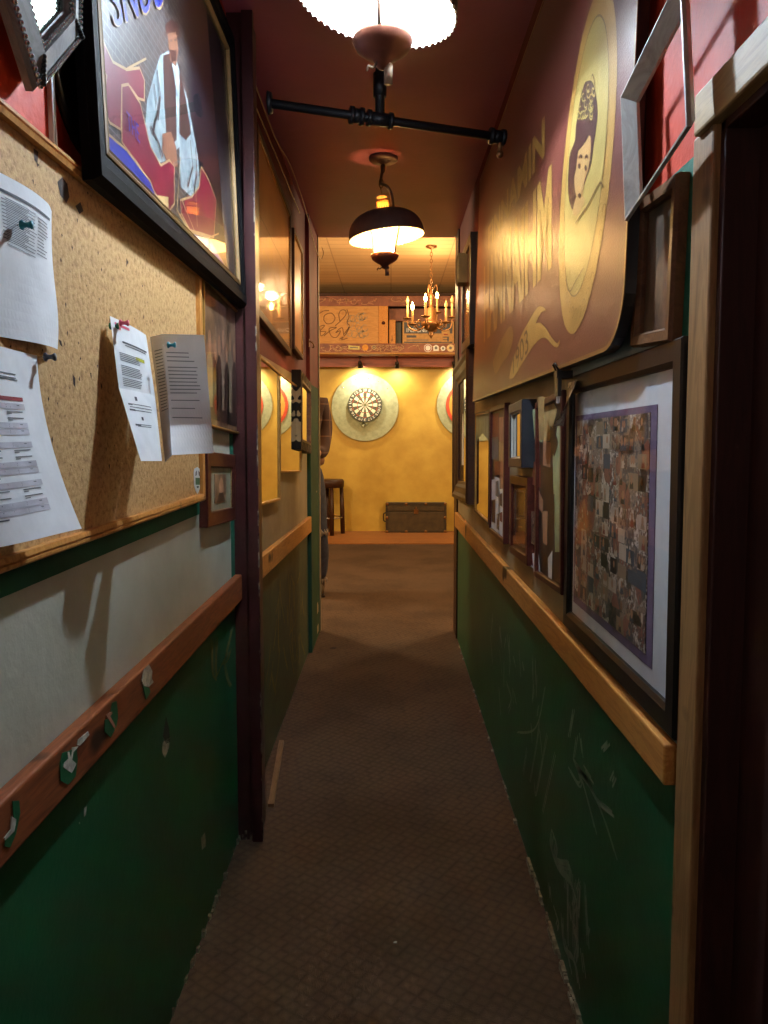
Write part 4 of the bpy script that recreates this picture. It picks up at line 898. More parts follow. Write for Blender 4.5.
b.stroke([J(380, 1180), J(540, 1300)], .006, 0)
b.build('print', SN + [M['black']], r)
# the curled upper snapshots stand off the frame
q0 = on(0, .404, 547, 411); mwp2 = wmat('R', q0)
sheet('curled_photo', 'tan snapshot curling out of the crowded mahogany frame', 'photo', lambda s, t: mwp2 @ Vector((-.035 + .07 * s - .03 * t, .035 - .11 * t, .003 + .022 * math.sin(s * 2.6) * (1 - .5 * t))), 10, 8, [(.1, .1, .5, .5, 1)], [M['tan'], plain('snap_salmon', (206, 140, 104), .5)])
# black clip hanging over the collage corner
p = on(0, .385, 558, 377); b = MB(); b.box((-.006, -.018, -.004), (.03, .018, .014)); b.box((-.004, -.02, -.045), (.004, .02, .0)); b.tube([(.0, -.012, .012), (-.01, -.012, .03), (-.01, .012, .03), (.0, .012, .012)], .0025, 6); b.box((-.003, -.012, -.06), (.003, .004, -.03), 1)
o = b.build('bulldog_clip', [M['black'], M['paperback']]); o.location = p; tag(o, 'black clip with pale edges perched beside the largest frame corner', 'clip')
# far shadow-box frame and the glossy one above it
r, mw, W, Hh, d = hang('shadow_box_frame', 'long deep dark moulded frame on the end of the wall over the rail', 'mirror', 'R', .385, ((452, 364), (466, 354), (466, 503), (452, 499)), .11, M['brown'], prof=lambda bw, d: [(0, -d), (0, -.012), (.008, 0), (bw * .25, 0), (bw * .4, -.010), (bw * .7, -.016), (bw * .85, -.026), (bw, -.03), (bw, -d)])
inner(r, 'mirror_pane', M['mirror'], W - .20, Hh - .20, -.036)
b = MB(); b.prism([(-.15, -.2), (-.05, -.2), (-.06, 0), (-.10, .1), (-.14, -.02)], -.0355, -.034); b.build('tucked_paper', M['paperback'], r)
r, mw, W, Hh, d = hang('glossy_picture', 'glossy dark picture hung at the far end above the shadow-box', 'picture', 'R', .385, ((461.5, 248), (470, 240), (470, 345), (461.5, 352)), .05, M['black'])
inner(r, 'print', gloss_like('glossy_dark_red_print', (96, 40, 34), .12), W - .08, Hh - .08, -.008)
b = MB(); p = on(0, .36, 459.5, 270); b.box((-.012, -.06, -.075), (.05, .06, .075)); b.frame(rect(.1, .13), [(0, 0), (0, .004), (.006, .004), (.006, 0)], 0, Matrix.Translation((-.012, 0, 0)) @ WALLM['R'].to_4x4()); o = b.build('wall_speaker', plain('grey_speaker_case', (86, 78, 62), .5), bevel=.004); o.location = p; tag(o, 'small grey box speaker at the far top end of the wall', 'speaker')

# ================================================================== LAMPS AND PIPE
def lamp(label, base, rim, tilt, ang, gm, seed=0):
    """base: canopy point on the ceiling; rim: centre of the shade's lower rim"""
    r = thing('hanging_lamp', label, 'lamp', base, group='oil-style corridor lamps')
    d = Vector(rim) - Vector(base); X2 = Matrix.Translation(d + Vector(((.014, 0, -.014) if tilt[1] > 0 else (-.010, 0, -.024)))); X = Matrix.Translation(d) @ Matrix.Rotation(tilt[1], 4, 'Y') @ Matrix.Rotation(tilt[0], 4, 'X')
    b = MB(); b.lathe([(0, 0), (.066, 0), (.066, -.012), (.060, -.018), (.035, -.016), (.03, -.020), (.012, -.03), (0, -.03)], 40); b.build('canopy', M['shade_out'], r)
    top = Vector((0, 0, -.03)); hz = .12
    b = MB(); hk = X @ Vector((0, 0, hz + .11))
    for k in range(3):
        c = top.lerp(hk, (k + .5) / 3.0); s = (hk - top).length / 3 * .62
        pth = [c + Vector(((.009 * math.cos(t)) if k % 2 == 0 else 0, (.009 * math.cos(t)) if k % 2 else 0, s * math.sin(t))) for t in [i * math.pi / 8 for i in range(16)]]; b.tube(pth, .0022, 6, closed=True)
    b.build('chain', M['brass'], r)
    b = MB(); pts = curve_pts([(0, 0, hz + .125), (.03, 0, hz + .110), (.046, 0, hz + .07), (.047, 0, hz + .02), (.047, 0, hz - .008)], 6)
    b.tube([top + Vector((0, 0, .005))] + [X @ p for p in pts], .0065, 8); b.build('arm', M['shade_out'], r)
    b = MB(); b.lathe([(0, hz + .075), (.024, hz + .068), (.026, hz + .064), (.022, hz + .066), (0, hz + .070)], 24, 0, X); b.tube([X @ Vector((0, 0, hz + .072)), X @ Vector((0, 0, hz + .11))], .0015, 6); b.build('smoke_bell', M['brass'], r)
    b = MB(); b.lathe([(.026, hz - .02), (.0275, hz + .04), (.029, hz + .045), (.0265, hz + .045), (.0245, hz + .04), (.024, hz - .02)], 28, 0, X, close=True); b.build('chimney', M['chim'], r)
    # shade
    n = 12; po = [(.034 + (.176 - .034) * math.sin(math.pi / 2 * t) ** .92, hz * math.cos(math.pi / 2 * t) ** .8 if t < 1 else 0) for t in [i / n for i in range(n + 1)]]
    b = MB(); b.lathe(po, 56, 0, X); pi_ = [(x - .003, z - .003) for x, z in po[:-1]] + [(po[-1][0] - .002, .0)]; b.lathe(pi_, 56, 1, X)
    for k in range(56):
        a = 2 * math.pi * k / 56; b.ball((.1755 * math.cos(a), .1755 * math.sin(a), -.001), .0042, 1, X, 6, 4)
    b.build('shade', [M['shade_out'], M['shade_in']], r)
    b = MB(); b.lathe([(.036, hz - .004), (.042, hz - .004), (.042, hz + .002), (.036, hz + .002)], 36, 0, X, close=True)
    for k in range(18):
        a = 2 * math.pi * k / 18; b.box((-.0015, -.0015, 0), (.0015, .0015, .018), 0, X @ Matrix.Translation((.034 * math.cos(a), .034 * math.sin(a), hz)))
    for k in range(3):
        a = 2 * math.pi * k / 3 + .3; b.ball((.058 * math.cos(a), .058 * math.sin(a), hz - .006), .006, 0, X, 8, 6)
    b.build('gallery_ring', M['brass'], r)
    # globe, bowl, side rods, finial
    b = MB(); b.lathe([(.001, .03), (.026, .028), (.036, .0), (.046, -.025), (.047, -.04), (.038, -.055), (.001, -.056)], 32, 0, X2); b.build('glass_globe', gm[0], r)['label'] = 'glowing glass globe'
    b = MB(); b.lathe([(.001, .095), (.014, .092), (.022, .078), (.022, .064), (.014, .052), (.001, .050)], 20, 0, X); b.build('bulb', gm[1], r)
    b = MB(); b.lathe([(.02, -.056), (.055, -.050), (.064, -.054), (.066, -.062), (.058, -.078), (.036, -.094), (.022, -.100), (.016, -.112), (.010, -.118), (0, -.122)], 40, 0, X2); b.build('bowl', M['copper'], r)
    for k in range(2):
        a = ang + math.pi * k; b = MB(); ca, sa = math.cos(a), math.sin(a)
        b.tube([X @ Vector((.098 * ca, .098 * sa, hz * .62)), X @ Vector((.088 * ca, .088 * sa, .04)), X2 @ Vector((.070 * ca, .070 * sa, -.02)), X2 @ Vector((.062 * ca, .062 * sa, -.058))], .0045, 8); b.build('side_rod', M['shade_out'], r)
    b = MB(); b.tube([X2 @ Vector(p) for p in ((.012, 0, -.110), (.012, 0, -.150))], .010, 12); b.tube([X2 @ Vector(p) for p in curve_pts([(-.012, -.01, -.108), (-.02, -.014, -.122), (-.03, -.012, -.118), (-.034, -.01, -.128)], 5)], .003, 6); b.build('wick_knob', M['shade_out'], r)
    return r
lamp('nearest hanging oil-style lamp, cool white and overexposed at the top edge', (-.034, 1.74, ZC), (-.032, 1.74, 2.254), (math.radians(1), math.radians(11)), math.radians(-96), (M['lampglass1'], M['bulb1']))
lamp('second hanging oil-style lamp, warm yellow, tilted under its round canopy', (-.035, 3.66, ZC), (-.020, 3.66, 2.238), (0, math.radians(-7)), math.radians(-42), (M['lampglass2'], M['bulb2']))
# pipe
pl = on(1, 2.42, 268, 103); pr = on(1, 2.62, 516, 138); pl.x = max(pl.x, -.417); pr.x = min(pr.x, .378)
t0 = on(1, 2.53, 380, 119); tt = (t0.x - pl.x) / (pr.x - pl.x); tj = pl.lerp(pr, tt)
r = thing('water_pipe', 'dark iron pipe crossing the corridor under the ceiling with a tee', 'pipe', tuple(tj))
b = MB(); b.tube([pl - tj, pr - tj], .0135, 14); b.build('cross_pipe', M['blackm'], r)
b = MB(); b.tube([(0, 0, 0), (0, 0, ZC - tj.z)], .015, 14); b.tube([(0, 0, .07), (0, 0, .14)], .021, 14); b.build('riser', M['blackm'], r)
dv = (pr - pl).normalized()
def fitting(name, c, half, rad, ax):
    b = MB(); b.tube([c - ax * half, c + ax * half], rad, 14)
    for s in (-1, 1): b.tube([c + ax * (s * half - .006), c + ax * (s * half + .006)], rad + .005, 14)
    b.build(name, M['blackm'], r)
fitting('tee_joint', Vector((0, 0, 0)), .035, .02, dv); fitting('coupling', -dv * .075, .016, .022, dv); fitting('coupling', dv * ((pr - tj).length - .03), .02, .021, dv)
b = MB(); b.tube([pr - tj - dv * .02, pr - tj - dv * .02 + Vector((0, 0, -.05))], .007, 8); b.ball(pr - tj - dv * .02 + Vector((0, 0, -.055)), .012); b.build('valve', M['brass'], r)
b = MB(); b.lathe([(0, -.012), (.03, -.012), (.034, 0), (0, 0)], 20, 0, Matrix.Translation(pl - tj) @ Matrix.Rotation(-math.pi / 2, 4, 'Y')); b.build('wall_flange', M['blackm'], r)
# cables along the ceiling corner
def cable(name, label, pts, rad, mat):
    o = Vector(pts[0]); b = MB(); b.tube([p - o for p in curve_pts(pts, 8)], rad, 6); ob = b.build(name, mat); ob.location = o; tag(ob, label, 'cable')
cable('cable', 'thin slack wire along the ceiling corner ending in a loop at the far jamb', [Vector((-.47, 2.58, 2.54)), Vector((-.468, 3.2, 2.52)), Vector((-.47, 3.7, 2.575)), Vector((-.468, 4.3, 2.55)), Vector((-.462, 4.75, 2.46)), Vector((-.45, 5.02, 2.44)), Vector((-.43, 5.0, 2.475)), Vector((-.445, 5.06, 2.52))], .0025, M['tan'])
cable('cable', 'straight taut wire tacked above the high prints', [Vector((-.488, 2.57, 2.50)), Vector((-.488, 3.3, 2.505)), Vector((-.488, 4.2, 2.50))], .003, M['tan'])
# ================================================================== THE ROOM BEYOND
YC = 9.72
zz = lambda py, y=YC: on(1, y, 391, py).z
xx = lambda px, y=YC: on(1, y, px, 433).x
z_top, z_a, z_b, z_c, z_d = zz(296), zz(306), zz(343.5), zz(353), zz(367)
r = thing('storage_loft', 'graffiti-covered wooden storage loft over the dartboards', 'storage loft', (0, YC, z_c))
o0 = Vector((0, YC, z_c))
def lb(name, x0, x1, y0, y1, z0, z1, mat, extra=None, bevel=.004):
    b = MB(); b.box((x0, y0 - YC, z0 - z_c), (x1, y1 - YC, z1 - z_c), 0)
    if extra: extra(b)
    return b.build(name, mat, r, bevel)
rg = random.Random(21)
def scrib(x0, x1, z0, z1, n, m, y=-.0015, wd=.008, seed=0):
    q = random.Random(seed)
    def f(b):
        X = Matrix.Translation((0, y, -z_c)) @ WALLM['B'].to_4x4()
        for k in range(n):
            x = q.uniform(x0, x1); z = q.uniform(z0, z1); pts = [(x, z, 0)]
            for i in range(5): pts.append((max(x0, min(x1, pts[-1][0] + q.uniform(-.02, .06))), max(z0, min(z1, pts[-1][1] + q.uniform(-.04, .04))), 0))
            b.stroke(curve_pts(pts, 3), wd, m, X)
    return f
lb('top_rail', -2.6, 2.6, YC - .0, YC + .05, z_a, z_top, [M['fascia'], plain('pale_scrawl', (186, 132, 96), .7)], scrib(-1.0, 1.1, z_a + .02, z_top - .02, 26, 1, -.002, .007, 1), 0)
lb('cornice', -2.6, 2.6, YC - .03, YC + .05, z_top, z_top + .035, M['brown'])
lb('bottom_rail', -2.6, 2.6, YC - .0, YC + .05, z_c, z_b, [M['fascia'], plain('pale_scrawl_b', (206, 164, 120), .7)], scrib(-.9, .95, z_c + .02, z_b - .02, 40, 1, -.002, .006, 2), 0)
lb('ledge', -2.6, 2.6, YC - .025, YC + .06, z_c - .012, z_c + .004, M['ply'])
xs0, xs1, xp1, xj = xx(250), xx(379), xx(388), xx(395.5)
def graff(b):
    X = Matrix.Translation((0, .012 - .0015, -z_c)) @ WALLM['B'].to_4x4()
    e = 82 / 768; GP = lambda pts: curve_pts([(xx(318 + x * e), zz(290 + y * e), 0) for x, y in pts], 4)
    for pts in ([(60, 280), (70, 235), (130, 215), (165, 260), (140, 305), (90, 315), (60, 280)], [(165, 335), (215, 290), (265, 230), (260, 190), (220, 190), (200, 230), (210, 290)], [(275, 180), (295, 250), (275, 300), (300, 330)], [(20, 340), (70, 330), (25, 385), (80, 390), (35, 430), (25, 380), (20, 340)], [(60, 430), (120, 380), (180, 350), (110, 360), (130, 430), (180, 440), (215, 380), (170, 400), (230, 350), (250, 430), (300, 340), (250, 410)], [(205, 460), (240, 440), (225, 465), (280, 450)], [(20, 220), (60, 195), (110, 190)]):
        b.stroke(GP(pts), .011, 1, X)
    q = random.Random(5)
    for k in range(16):
        x = q.uniform(300, 450); y = q.uniform(220, 430); b.stroke(GP([(x + 28 * math.cos(t), y + 32 * math.sin(t)) for t in [i * .9 for i in range(7)]]), .007, 2, X)
lb('sliding_door', xs0, xs1, YC + .012, YC + .03, z_b, z_a, [M['ply'], plain('brown_marker', (120, 84, 50), .7), plain('grey_marker', (150, 140, 120), .7)], graff, 0)
lb('post', xs1, xp1, YC - .005, YC + .06, z_b, z_a, M['pine'])
b = MB(); b.lathe([(0, .02), (.016, .018), (.022, .008), (.020, 0), (0, 0)], 16, 0, Matrix.Translation((xx(383.5), -.006, zz(323) - z_c)) @ Matrix.Rotation(math.pi / 2, 4, 'X')); b.build('knob', M['mahog'], r)
lb('inner_post', xx(389), xj, YC + .06, YC + .11, z_b, zz(319), M['pine'])
lb('inner_board', xx(389), xx(470), YC + .2, YC + .22, zz(319), z_a, M['fascia'])
lb('shelf', -2.6, 2.6, YC + .05, YB - .002, z_c + .03, z_b, M['ply'])
lb('back_panel', -2.6, 2.6, YB - .02, YB - .002, z_b, z_top, M['brown'])
lb('top_panel', -2.6, 2.6, YC + .05, YB - .002, z_top - .02, z_top, M['brown'])
z_d = zz(367, 10.12)
lb('soffit_board', -2.6, 2.6, 10.12, 10.15, z_d, z_c - .012, M['soffit'])
lb('soffit_panel', -2.6, 2.6, YC + .05, 10.15, z_c - .012, z_c + .03, M['soffit'])
# cartons on the loft
def carton(name, label, x0, x1, y0, y1, z1, mats, art=None):
    r2 = thing(name, label, 'box', ((x0 + x1) / 2, y0, z_b)); w = (x1 - x0) / 2; h = z1 - z_b
    b = MB(); b.box((-w, 0, 0), (w, y1 - y0, h), 0)
    if art: art(b, w, h)
    b.build('body', mats, r2, .003)
    b = MB(); b.box((-w, -.001, h - .001), (w, (y1 - y0) / 2 - .003, h + .004)); b.box((-w, (y1 - y0) / 2 + .003, h - .001), (w, y1 - y0, h + .004)); b.build('flaps', mats[0], r2)
    return r2
def art(b, w, h):
    X = WALLM['B'].to_4x4(); u = lambda f: -w + 2 * w * f
    def q(a, c, d, e, m, o=.001): b.poly([(u(a), h * d, o), (u(c), h * d, o), (u(c), h * e, o), (u(a), h * e, o)], m, X)
    q(.03, .97, .48, .97, 1); q(.03, .97, .06, .12, 1); q(.08, .27, .30, .40, 1)
    put_text(b, 'INSIGNIA', [(u(.08), h * .72, .002), (u(.52), h * .72, .002), (u(.52), h * .54, .002), (u(.08), h * .54, .002)], 2, X)
    q(.76, .92, .10, .62, 0, .002); q(.78, .90, .30, .34, 1, .003); q(.78, .90, .20, .23, 1, .003); q(.87, .90, .12, .30, 1, .003); q(.80, .88, .42, .46, 3, .003)
    for k in range(2): q(.08, .5, .2 - .04 * k, .22 - .04 * k, 4)
carton('carton', 'brown and black printed electronics carton standing on the loft behind the chandelier', xx(402.5), xx(454), YC + .10, YC + .5, zz(320.5), [M['cardboard'], M['inkd'], M['white'], M['redink'], M['ink']], art)
carton('carton', 'dark box edge tucked between the carton and the inner post on the loft', xx(396), xx(401.5), YC + .14, YC + .5, zz(321), [plain('slate_carton', (70, 72, 70), .6)])
# stickers along the bottom rail
def stk(px, py, rad, label, mats, rings, shape='o'):
    c = on(1, YC - .0025, px, py); b = MB()
    for k, (f, m) in enumerate(rings):
        pts = [(rad * f * math.cos(i * math.pi / 12), rad * f * math.sin(i * math.pi / 12)) for i in range(24)] if shape == 'o' else [(x * rad * f, y * rad * f * .9) for x, y in ((-.8, -1), (.8, -1), (.8, .5), (0, 1), (-.8, .5))]
        b.prism(pts, -.002, .0006 * k, m)
    o = b.build('sticker', mats); o.matrix_world = wmat('B', c); tag(o, label, 'sticker', 'stickers along the storage loft')
stk(365.3, 347.5, .038, 'round orange sticker on the bottom rail of the loft', [plain('orange_sticker', (220, 150, 40), .5)], [(1, 0)])
stk(374, 347.3, .028, 'round dark-ringed sticker right next to the orange one on the loft', [M['tan'], M['inkd']], [(1, 0), (.7, 1), (.35, 0)])
stk(428, 348, .05, 'pale round sticker with a red ring on the loft rail', [M['white'], M['redink']], [(1, 0), (.85, 1), (.65, 0)])
stk(436, 347.8, .042, 'pale shield-shaped sticker between round ones on the loft rail', [M['white'], M['ink']], [(1, 0), (.5, 1)], 's')
stk(443, 348.4, .030, 'small white round sticker with a dark bar on the loft rail', [M['white'], M['ink']], [(1, 0), (.5, 1)])
stk(450.5, 348, .046, 'cream ring-shaped sticker at the far end of the loft rail', [plain('cream_sticker', (226, 200, 150), .5), M['ink']], [(1, 0), (.4, 1)])
mwb = wmat('B', on(1, YC - .0025, 354, 347.5)); b = MB(); b.prism([(-.07, -.022), (.07, -.028), (.07, .018), (-.07, .026)], -.002, .0004); b.poly([(-.05, -.006, .0008), (.05, -.010, .0008), (.05, .002, .0008), (-.05, .008, .0008)], 1); o = b.build('sticker', [plain('pale_yellow_sticker', (206, 190, 120), .6), M['ink']]); o.matrix_world = mwb; tag(o, 'long pale yellow bumper sticker beside the orange one on the loft', 'sticker', 'stickers along the storage loft')
# spot lamps under the loft
def spot(px, label, aim, power, lit=True):
    c = on(1, 10.02, px, 366); c.z = z_d + .035
    r2 = thing('spot_lamp', label, 'spotlight', tuple(c), group='dartboard spotlights')
    dv = (Vector(aim) - c).normalized(); X = Vector((0, 0, 1)).rotation_difference(dv).to_matrix().to_4x4()
    b = MB(); b.lathe([(.001, -.03), (.02, -.028), (.026, -.01), (.036, .05), (.034, .05), (.024, -.008), (.001, -.02)], 20, 0, X); b.build('lamp_head', M['black'], r2)
    b = MB(); b.tube([(0, 0, .0), (0, 0, z_c - .013 - c.z)], .007, 8); b.box((-.02, -.02, z_c - .022 - c.z), (.02, .02, z_c - .0125 - c.z)); b.build('bracket', M['black'], r2)
    b = MB(); b.lathe([(.001, .02), (.018, .024), (.026, .03), (.001, .034)], 16, 0, X); b.build('bulb', emis('spot_bulb_glow', (255, 226, 160), 14), r2)
    l = bpy.data.lights.new('spot_light', 'SPOT'); l.energy = power; l.color = (1, .85, .58); l.spot_size = math.radians(150); l.spot_blend = .9; l.shadow_soft_size = .03
    lo = bpy.data.objects.new('spot_light', l); COL.objects.link(lo); lo.location = c + dv * .058; lo.rotation_euler = (-dv).to_track_quat('Z', 'Y').to_euler()
SPW = 20
spot(360, 'spotlight over the green-grey dartboard, under the storage loft', (-.35, YB, 1.75), SPW)
spot(397, 'middle spotlight between the two round boards, under the storage loft', (.12, YB, 1.6), SPW * .6)
spot(454, 'spotlight over the second round board, by the end of the corridor wall', (1.0, YB, 1.75), SPW)

# dartboards
def disc(b, R0, R1, a0, a1, w, m, n=4):
    P = [(R1 * math.cos(a0 + (a1 - a0) * i / n), R1 * math.sin(a0 + (a1 - a0) * i / n), w) for i in range(n + 1)]
    Q = [(R0 * math.cos(a0 + (a1 - a0) * i / n), R0 * math.sin(a0 + (a1 - a0) * i / n), w) for i in range(n, -1, -1)]
    b.poly(P + Q, m)
DB = [M['inkd'], plain('board_cream', (240, 232, 204), .8), plain('board_black', (84, 84, 66), .8), plain('board_red', (196, 70, 40), .8), plain('board_green', (70, 120, 70), .8), M['steel'], plain('board_number_band', (72, 76, 66), .7), plain('number_white', (236, 232, 214), .5)]
c = on(1, YB - .03, 365, 407.5)
o = MB(); o.lathe([(.001, 0), (.447, 0), (.447, .026), (.443, .029), (.001, .029)], 72, 0, smooth=False)
bb = o.build('backboard', [M['greyboard']]); bb.matrix_world = wmat('B', (c.x, YB - .001, c.z)); 
def mk_back(root, mats):
    bb.parent = root
rt = thing('dartboard_surround', 'large round green-grey felt backboard on the mustard wall', 'backboard', mat=wmat('B', (c.x, YB - .001, c.z)), group='round boards on the mustard wall')
bb.matrix_world = Matrix(); bb.parent = rt; bb.name = 'felt_board'
for a in (1.1, 1.45, 1.9, 2.4, .7):
    b = MB(); b.ball((.39 * math.cos(a), .39 * math.sin(a), .03), .008, 0, None, 8, 5); b.build('screw_head', M['steel'], rt)
c2 = on(1, YB - .06, 365, 405)
rt = thing('dartboard', 'round dartboard with cream and dark segments in the centre of the felt backboard', 'dartboard', mat=wmat('B', (c2.x, YB - .031, c2.z)), group='dartboards')
b = MB(); b.lathe([(.001, 0), (.2255, 0), (.2255, .034), (.222, .038), (.001, .038)], 60, 6, smooth=False)
NUM = [20, 1, 18, 4, 13, 6, 10, 15, 2, 17, 3, 19, 7, 16, 8, 11, 14, 9, 12, 5]
for k in range(20):
    a = math.pi / 2 - k * math.pi / 10; a0, a1 = a - math.pi / 20, a + math.pi / 20; e = k % 2 == 0
    for R0, R1, m in ((.016, .099, 2 if e else 1), (.099, .107, 3 if e else 4), (.107, .162, 2 if e else 1), (.162, .170, 3 if e else 4)): disc(b, R0, R1, a0, a1, .0385, m)
disc(b, .0064, .016, 0, 2 * math.pi, .0386, 4, 24); b.poly([(.0064 * math.cos(i * .4), .0064 * math.sin(i * .4), .0387) for i in range(15)], 3)
for k, nn in enumerate(NUM):
    a = math.pi / 2 - k * math.pi / 10; X = Matrix.Rotation(a - math.pi / 2, 4, 'Z'); w = .014 if nn < 10 else .024
    put_text(b, str(nn), [(-w, .213, .0385), (w, .213, .0385), (w, .180, .0385), (-w, .180, .0385)], 7, X)
b.build('face', DB, rt)
b = MB()
for k in range(20):
    a = math.pi / 2 - (k + .5) * math.pi / 10; b.tube([(.016 * math.cos(a), .016 * math.sin(a), .039), (.172 * math.cos(a), .172 * math.sin(a), .039)], .0008, 4)
for R in (.016, .099, .107, .162, .170): b.tube([(R * math.cos(i * math.pi / 30), R * math.sin(i * math.pi / 30), .039) for i in range(60)], .0008, 4, closed=True)
b.build('wire_spider', M['steel'], rt)
b = MB(); b.prism([(-.06, -.232), (.05, -.232), (.02, -.262), (-.01, -.278), (-.05, -.26)], 0, .03); b.lathe([(.012, 0), (.03, 0), (.03, .03), (.012, .03)], 20, 0, Matrix.Translation((-.02, -.26, 0)), close=True); b.build('dart_holder', M['greyboard'], rt)
c3 = on(1, YB - .03, 470.5, 405)
rt = thing('dartboard_surround', 'second round backboard with a red and orange centre, half hidden behind the wall end', 'backboard', mat=wmat('B', (c3.x, YB - .001, c3.z)), group='round boards on the mustard wall')
b = MB(); b.lathe([(.001, 0), (.447, 0), (.447, .026), (.443, .029), (.001, .029)], 72, 0, smooth=False); b.build('felt_board', [M['greyboard']], rt)
b = MB(); b.lathe([(.001, .029), (.325, .029), (.325, .045), (.29, .047), (.001, .047)], 60, 0, smooth=False); b.lathe([(.001, .046), (.285, .046), (.285, .0485), (.001, .0485)], 60, 1, smooth=False); b.build('target_disc', [plain('target_red', (206, 70, 40), .6), plain('target_orange', (226, 150, 60), .6)], rt)
for k in range(20):
    pass
# trunk
ct = on(2, 0, 416, 533.5); TW, THh, TD = .80, .395, .40
rt = thing('trunk', 'dark old trunk with pale metal corner caps against the mustard wall', 'trunk', (ct.x, ct.y, .012))
b = MB(); b.box((-TW / 2, 0, 0), (TW / 2, TD * .4, .28), 0); b.build('body', M['trunkm'], rt, .01)
b = MB(); b.box((-TW / 2, 0, .284), (TW / 2, TD * .4, THh), 0); b.build('lid', M['trunkm'], rt, .01)
b = MB()
for z0, z1 in ((0, .03), (.365, .398)): b.box((-TW / 2 - .004, -.006, z0), (TW / 2 + .004, .004, z1))
for x in (-TW / 2 - .004, TW / 2 - .026): b.box((x, -.006, 0), (x + .03, .004, .398))
b.build('edge_binding', plain('dark_binding', (54, 42, 26), .5), rt, .002)
for x in (-.385, -.13, .13, .385):
    for z in (.015, .2, .382):
        if z == .2 and abs(x) < .3: continue
        b = MB(); b.lathe([(.02, 0), (.019, .006), (.008, .010), (0, .010)], 10, 0, Matrix.Translation((x, -.006, z)) @ Matrix.Rotation(math.pi / 2, 4, 'X')); b.build('corner_cap', M['brass'], rt)
b = MB(); b.tube(curve_pts([(-TW / 2 - .002, .06, .14), (-TW / 2 - .03, .06, .16), (-TW / 2 - .03, .06, .24), (-TW / 2 - .002, .06, .26)], 5), .008, 8); b.build('side_handle', M['black'], rt)
b = MB(); b.box((-.03, -.012, .25), (.03, 0, .31)); b.box((-.012, -.018, .30), (.012, -.008, .345)); b.build('latch', M['brass'], rt)
# bar stool
cs = on(2, 0, 335.5, 536)
rt = thing('bar_stool', 'dark wooden bar stool with a steel foot ring by the mustard wall', 'stool', (cs.x - .085, cs.y + .12, 0.012))
b = MB(); b.lathe([(.001, .61), (.17, .61), (.19, .62), (.195, .69), (.18, .715), (.10, .705), (.001, .70)], 32); b.build('seat', M['brown'], rt)
for k in range(4):
    a = .25 + k * math.pi / 2; b = MB(); b.tube([(.16 * math.cos(a), .16 * math.sin(a), .62), (.168 * math.cos(a), .168 * math.sin(a), .3), (.175 * math.cos(a), .175 * math.sin(a), 0)], [.024, .031, .028], 10); b.build('leg', M['brown'], rt)
b = MB(); b.tube([(.165 * math.cos(i * .2618), .165 * math.sin(i * .2618), .22) for i in range(24)], .008, 8, closed=True); b.build('foot_ring', M['steel'], rt)

# chandelier
YH = 7.75
ch = on(1, YH, 431, 341); ce = 3.17
rt = thing('chandelier', 'brass candle chandelier on a chain below the tiled ceiling', 'chandelier', (ch.x, YH, ce))
zr = lambda py: on(1, YH, 431, py - 5).z - ce
b = MB(); b.lathe([(0, 0), (.055, 0), (.055, -.012), (.03, -.022), (.012, -.03), (0, -.032)], 28); b.build('canopy', M['brass'], rt)
zt = zr(292); b = MB(); n = 11
for k in range(n):
    zc = -.03 + (zt + .03) * (k + .5) / n; s = abs(zt + .03) / n * .62
    b.tube([((.012 * math.cos(t)) if k % 2 else 0, 0 if k % 2 else .012 * math.cos(t), zc + s * math.sin(t)) for t in [i * math.pi / 7 for i in range(14)]], .003, 6, closed=True)
b.build('chain', M['brass'], rt)
zb = zr(338)
b = MB(); b.lathe([(0, zt), (.012, zt - .01), (.012, zt - .06), (.03, zt - .08), (.018, zt - .11), (.022, zr(312)), (.05, zr(314)), (.055, zr(325)), (.07, zr(326)), (.098, zr(328)), (.10, zr(330)), (.07, zr(334)), (.03, zr(336)), (.022, zr(338)), (.03, zr(339)), (.012, zr(342)), (0, zr(344))], 32); b.build('centre_column', M['brass'], rt)
lit = {}
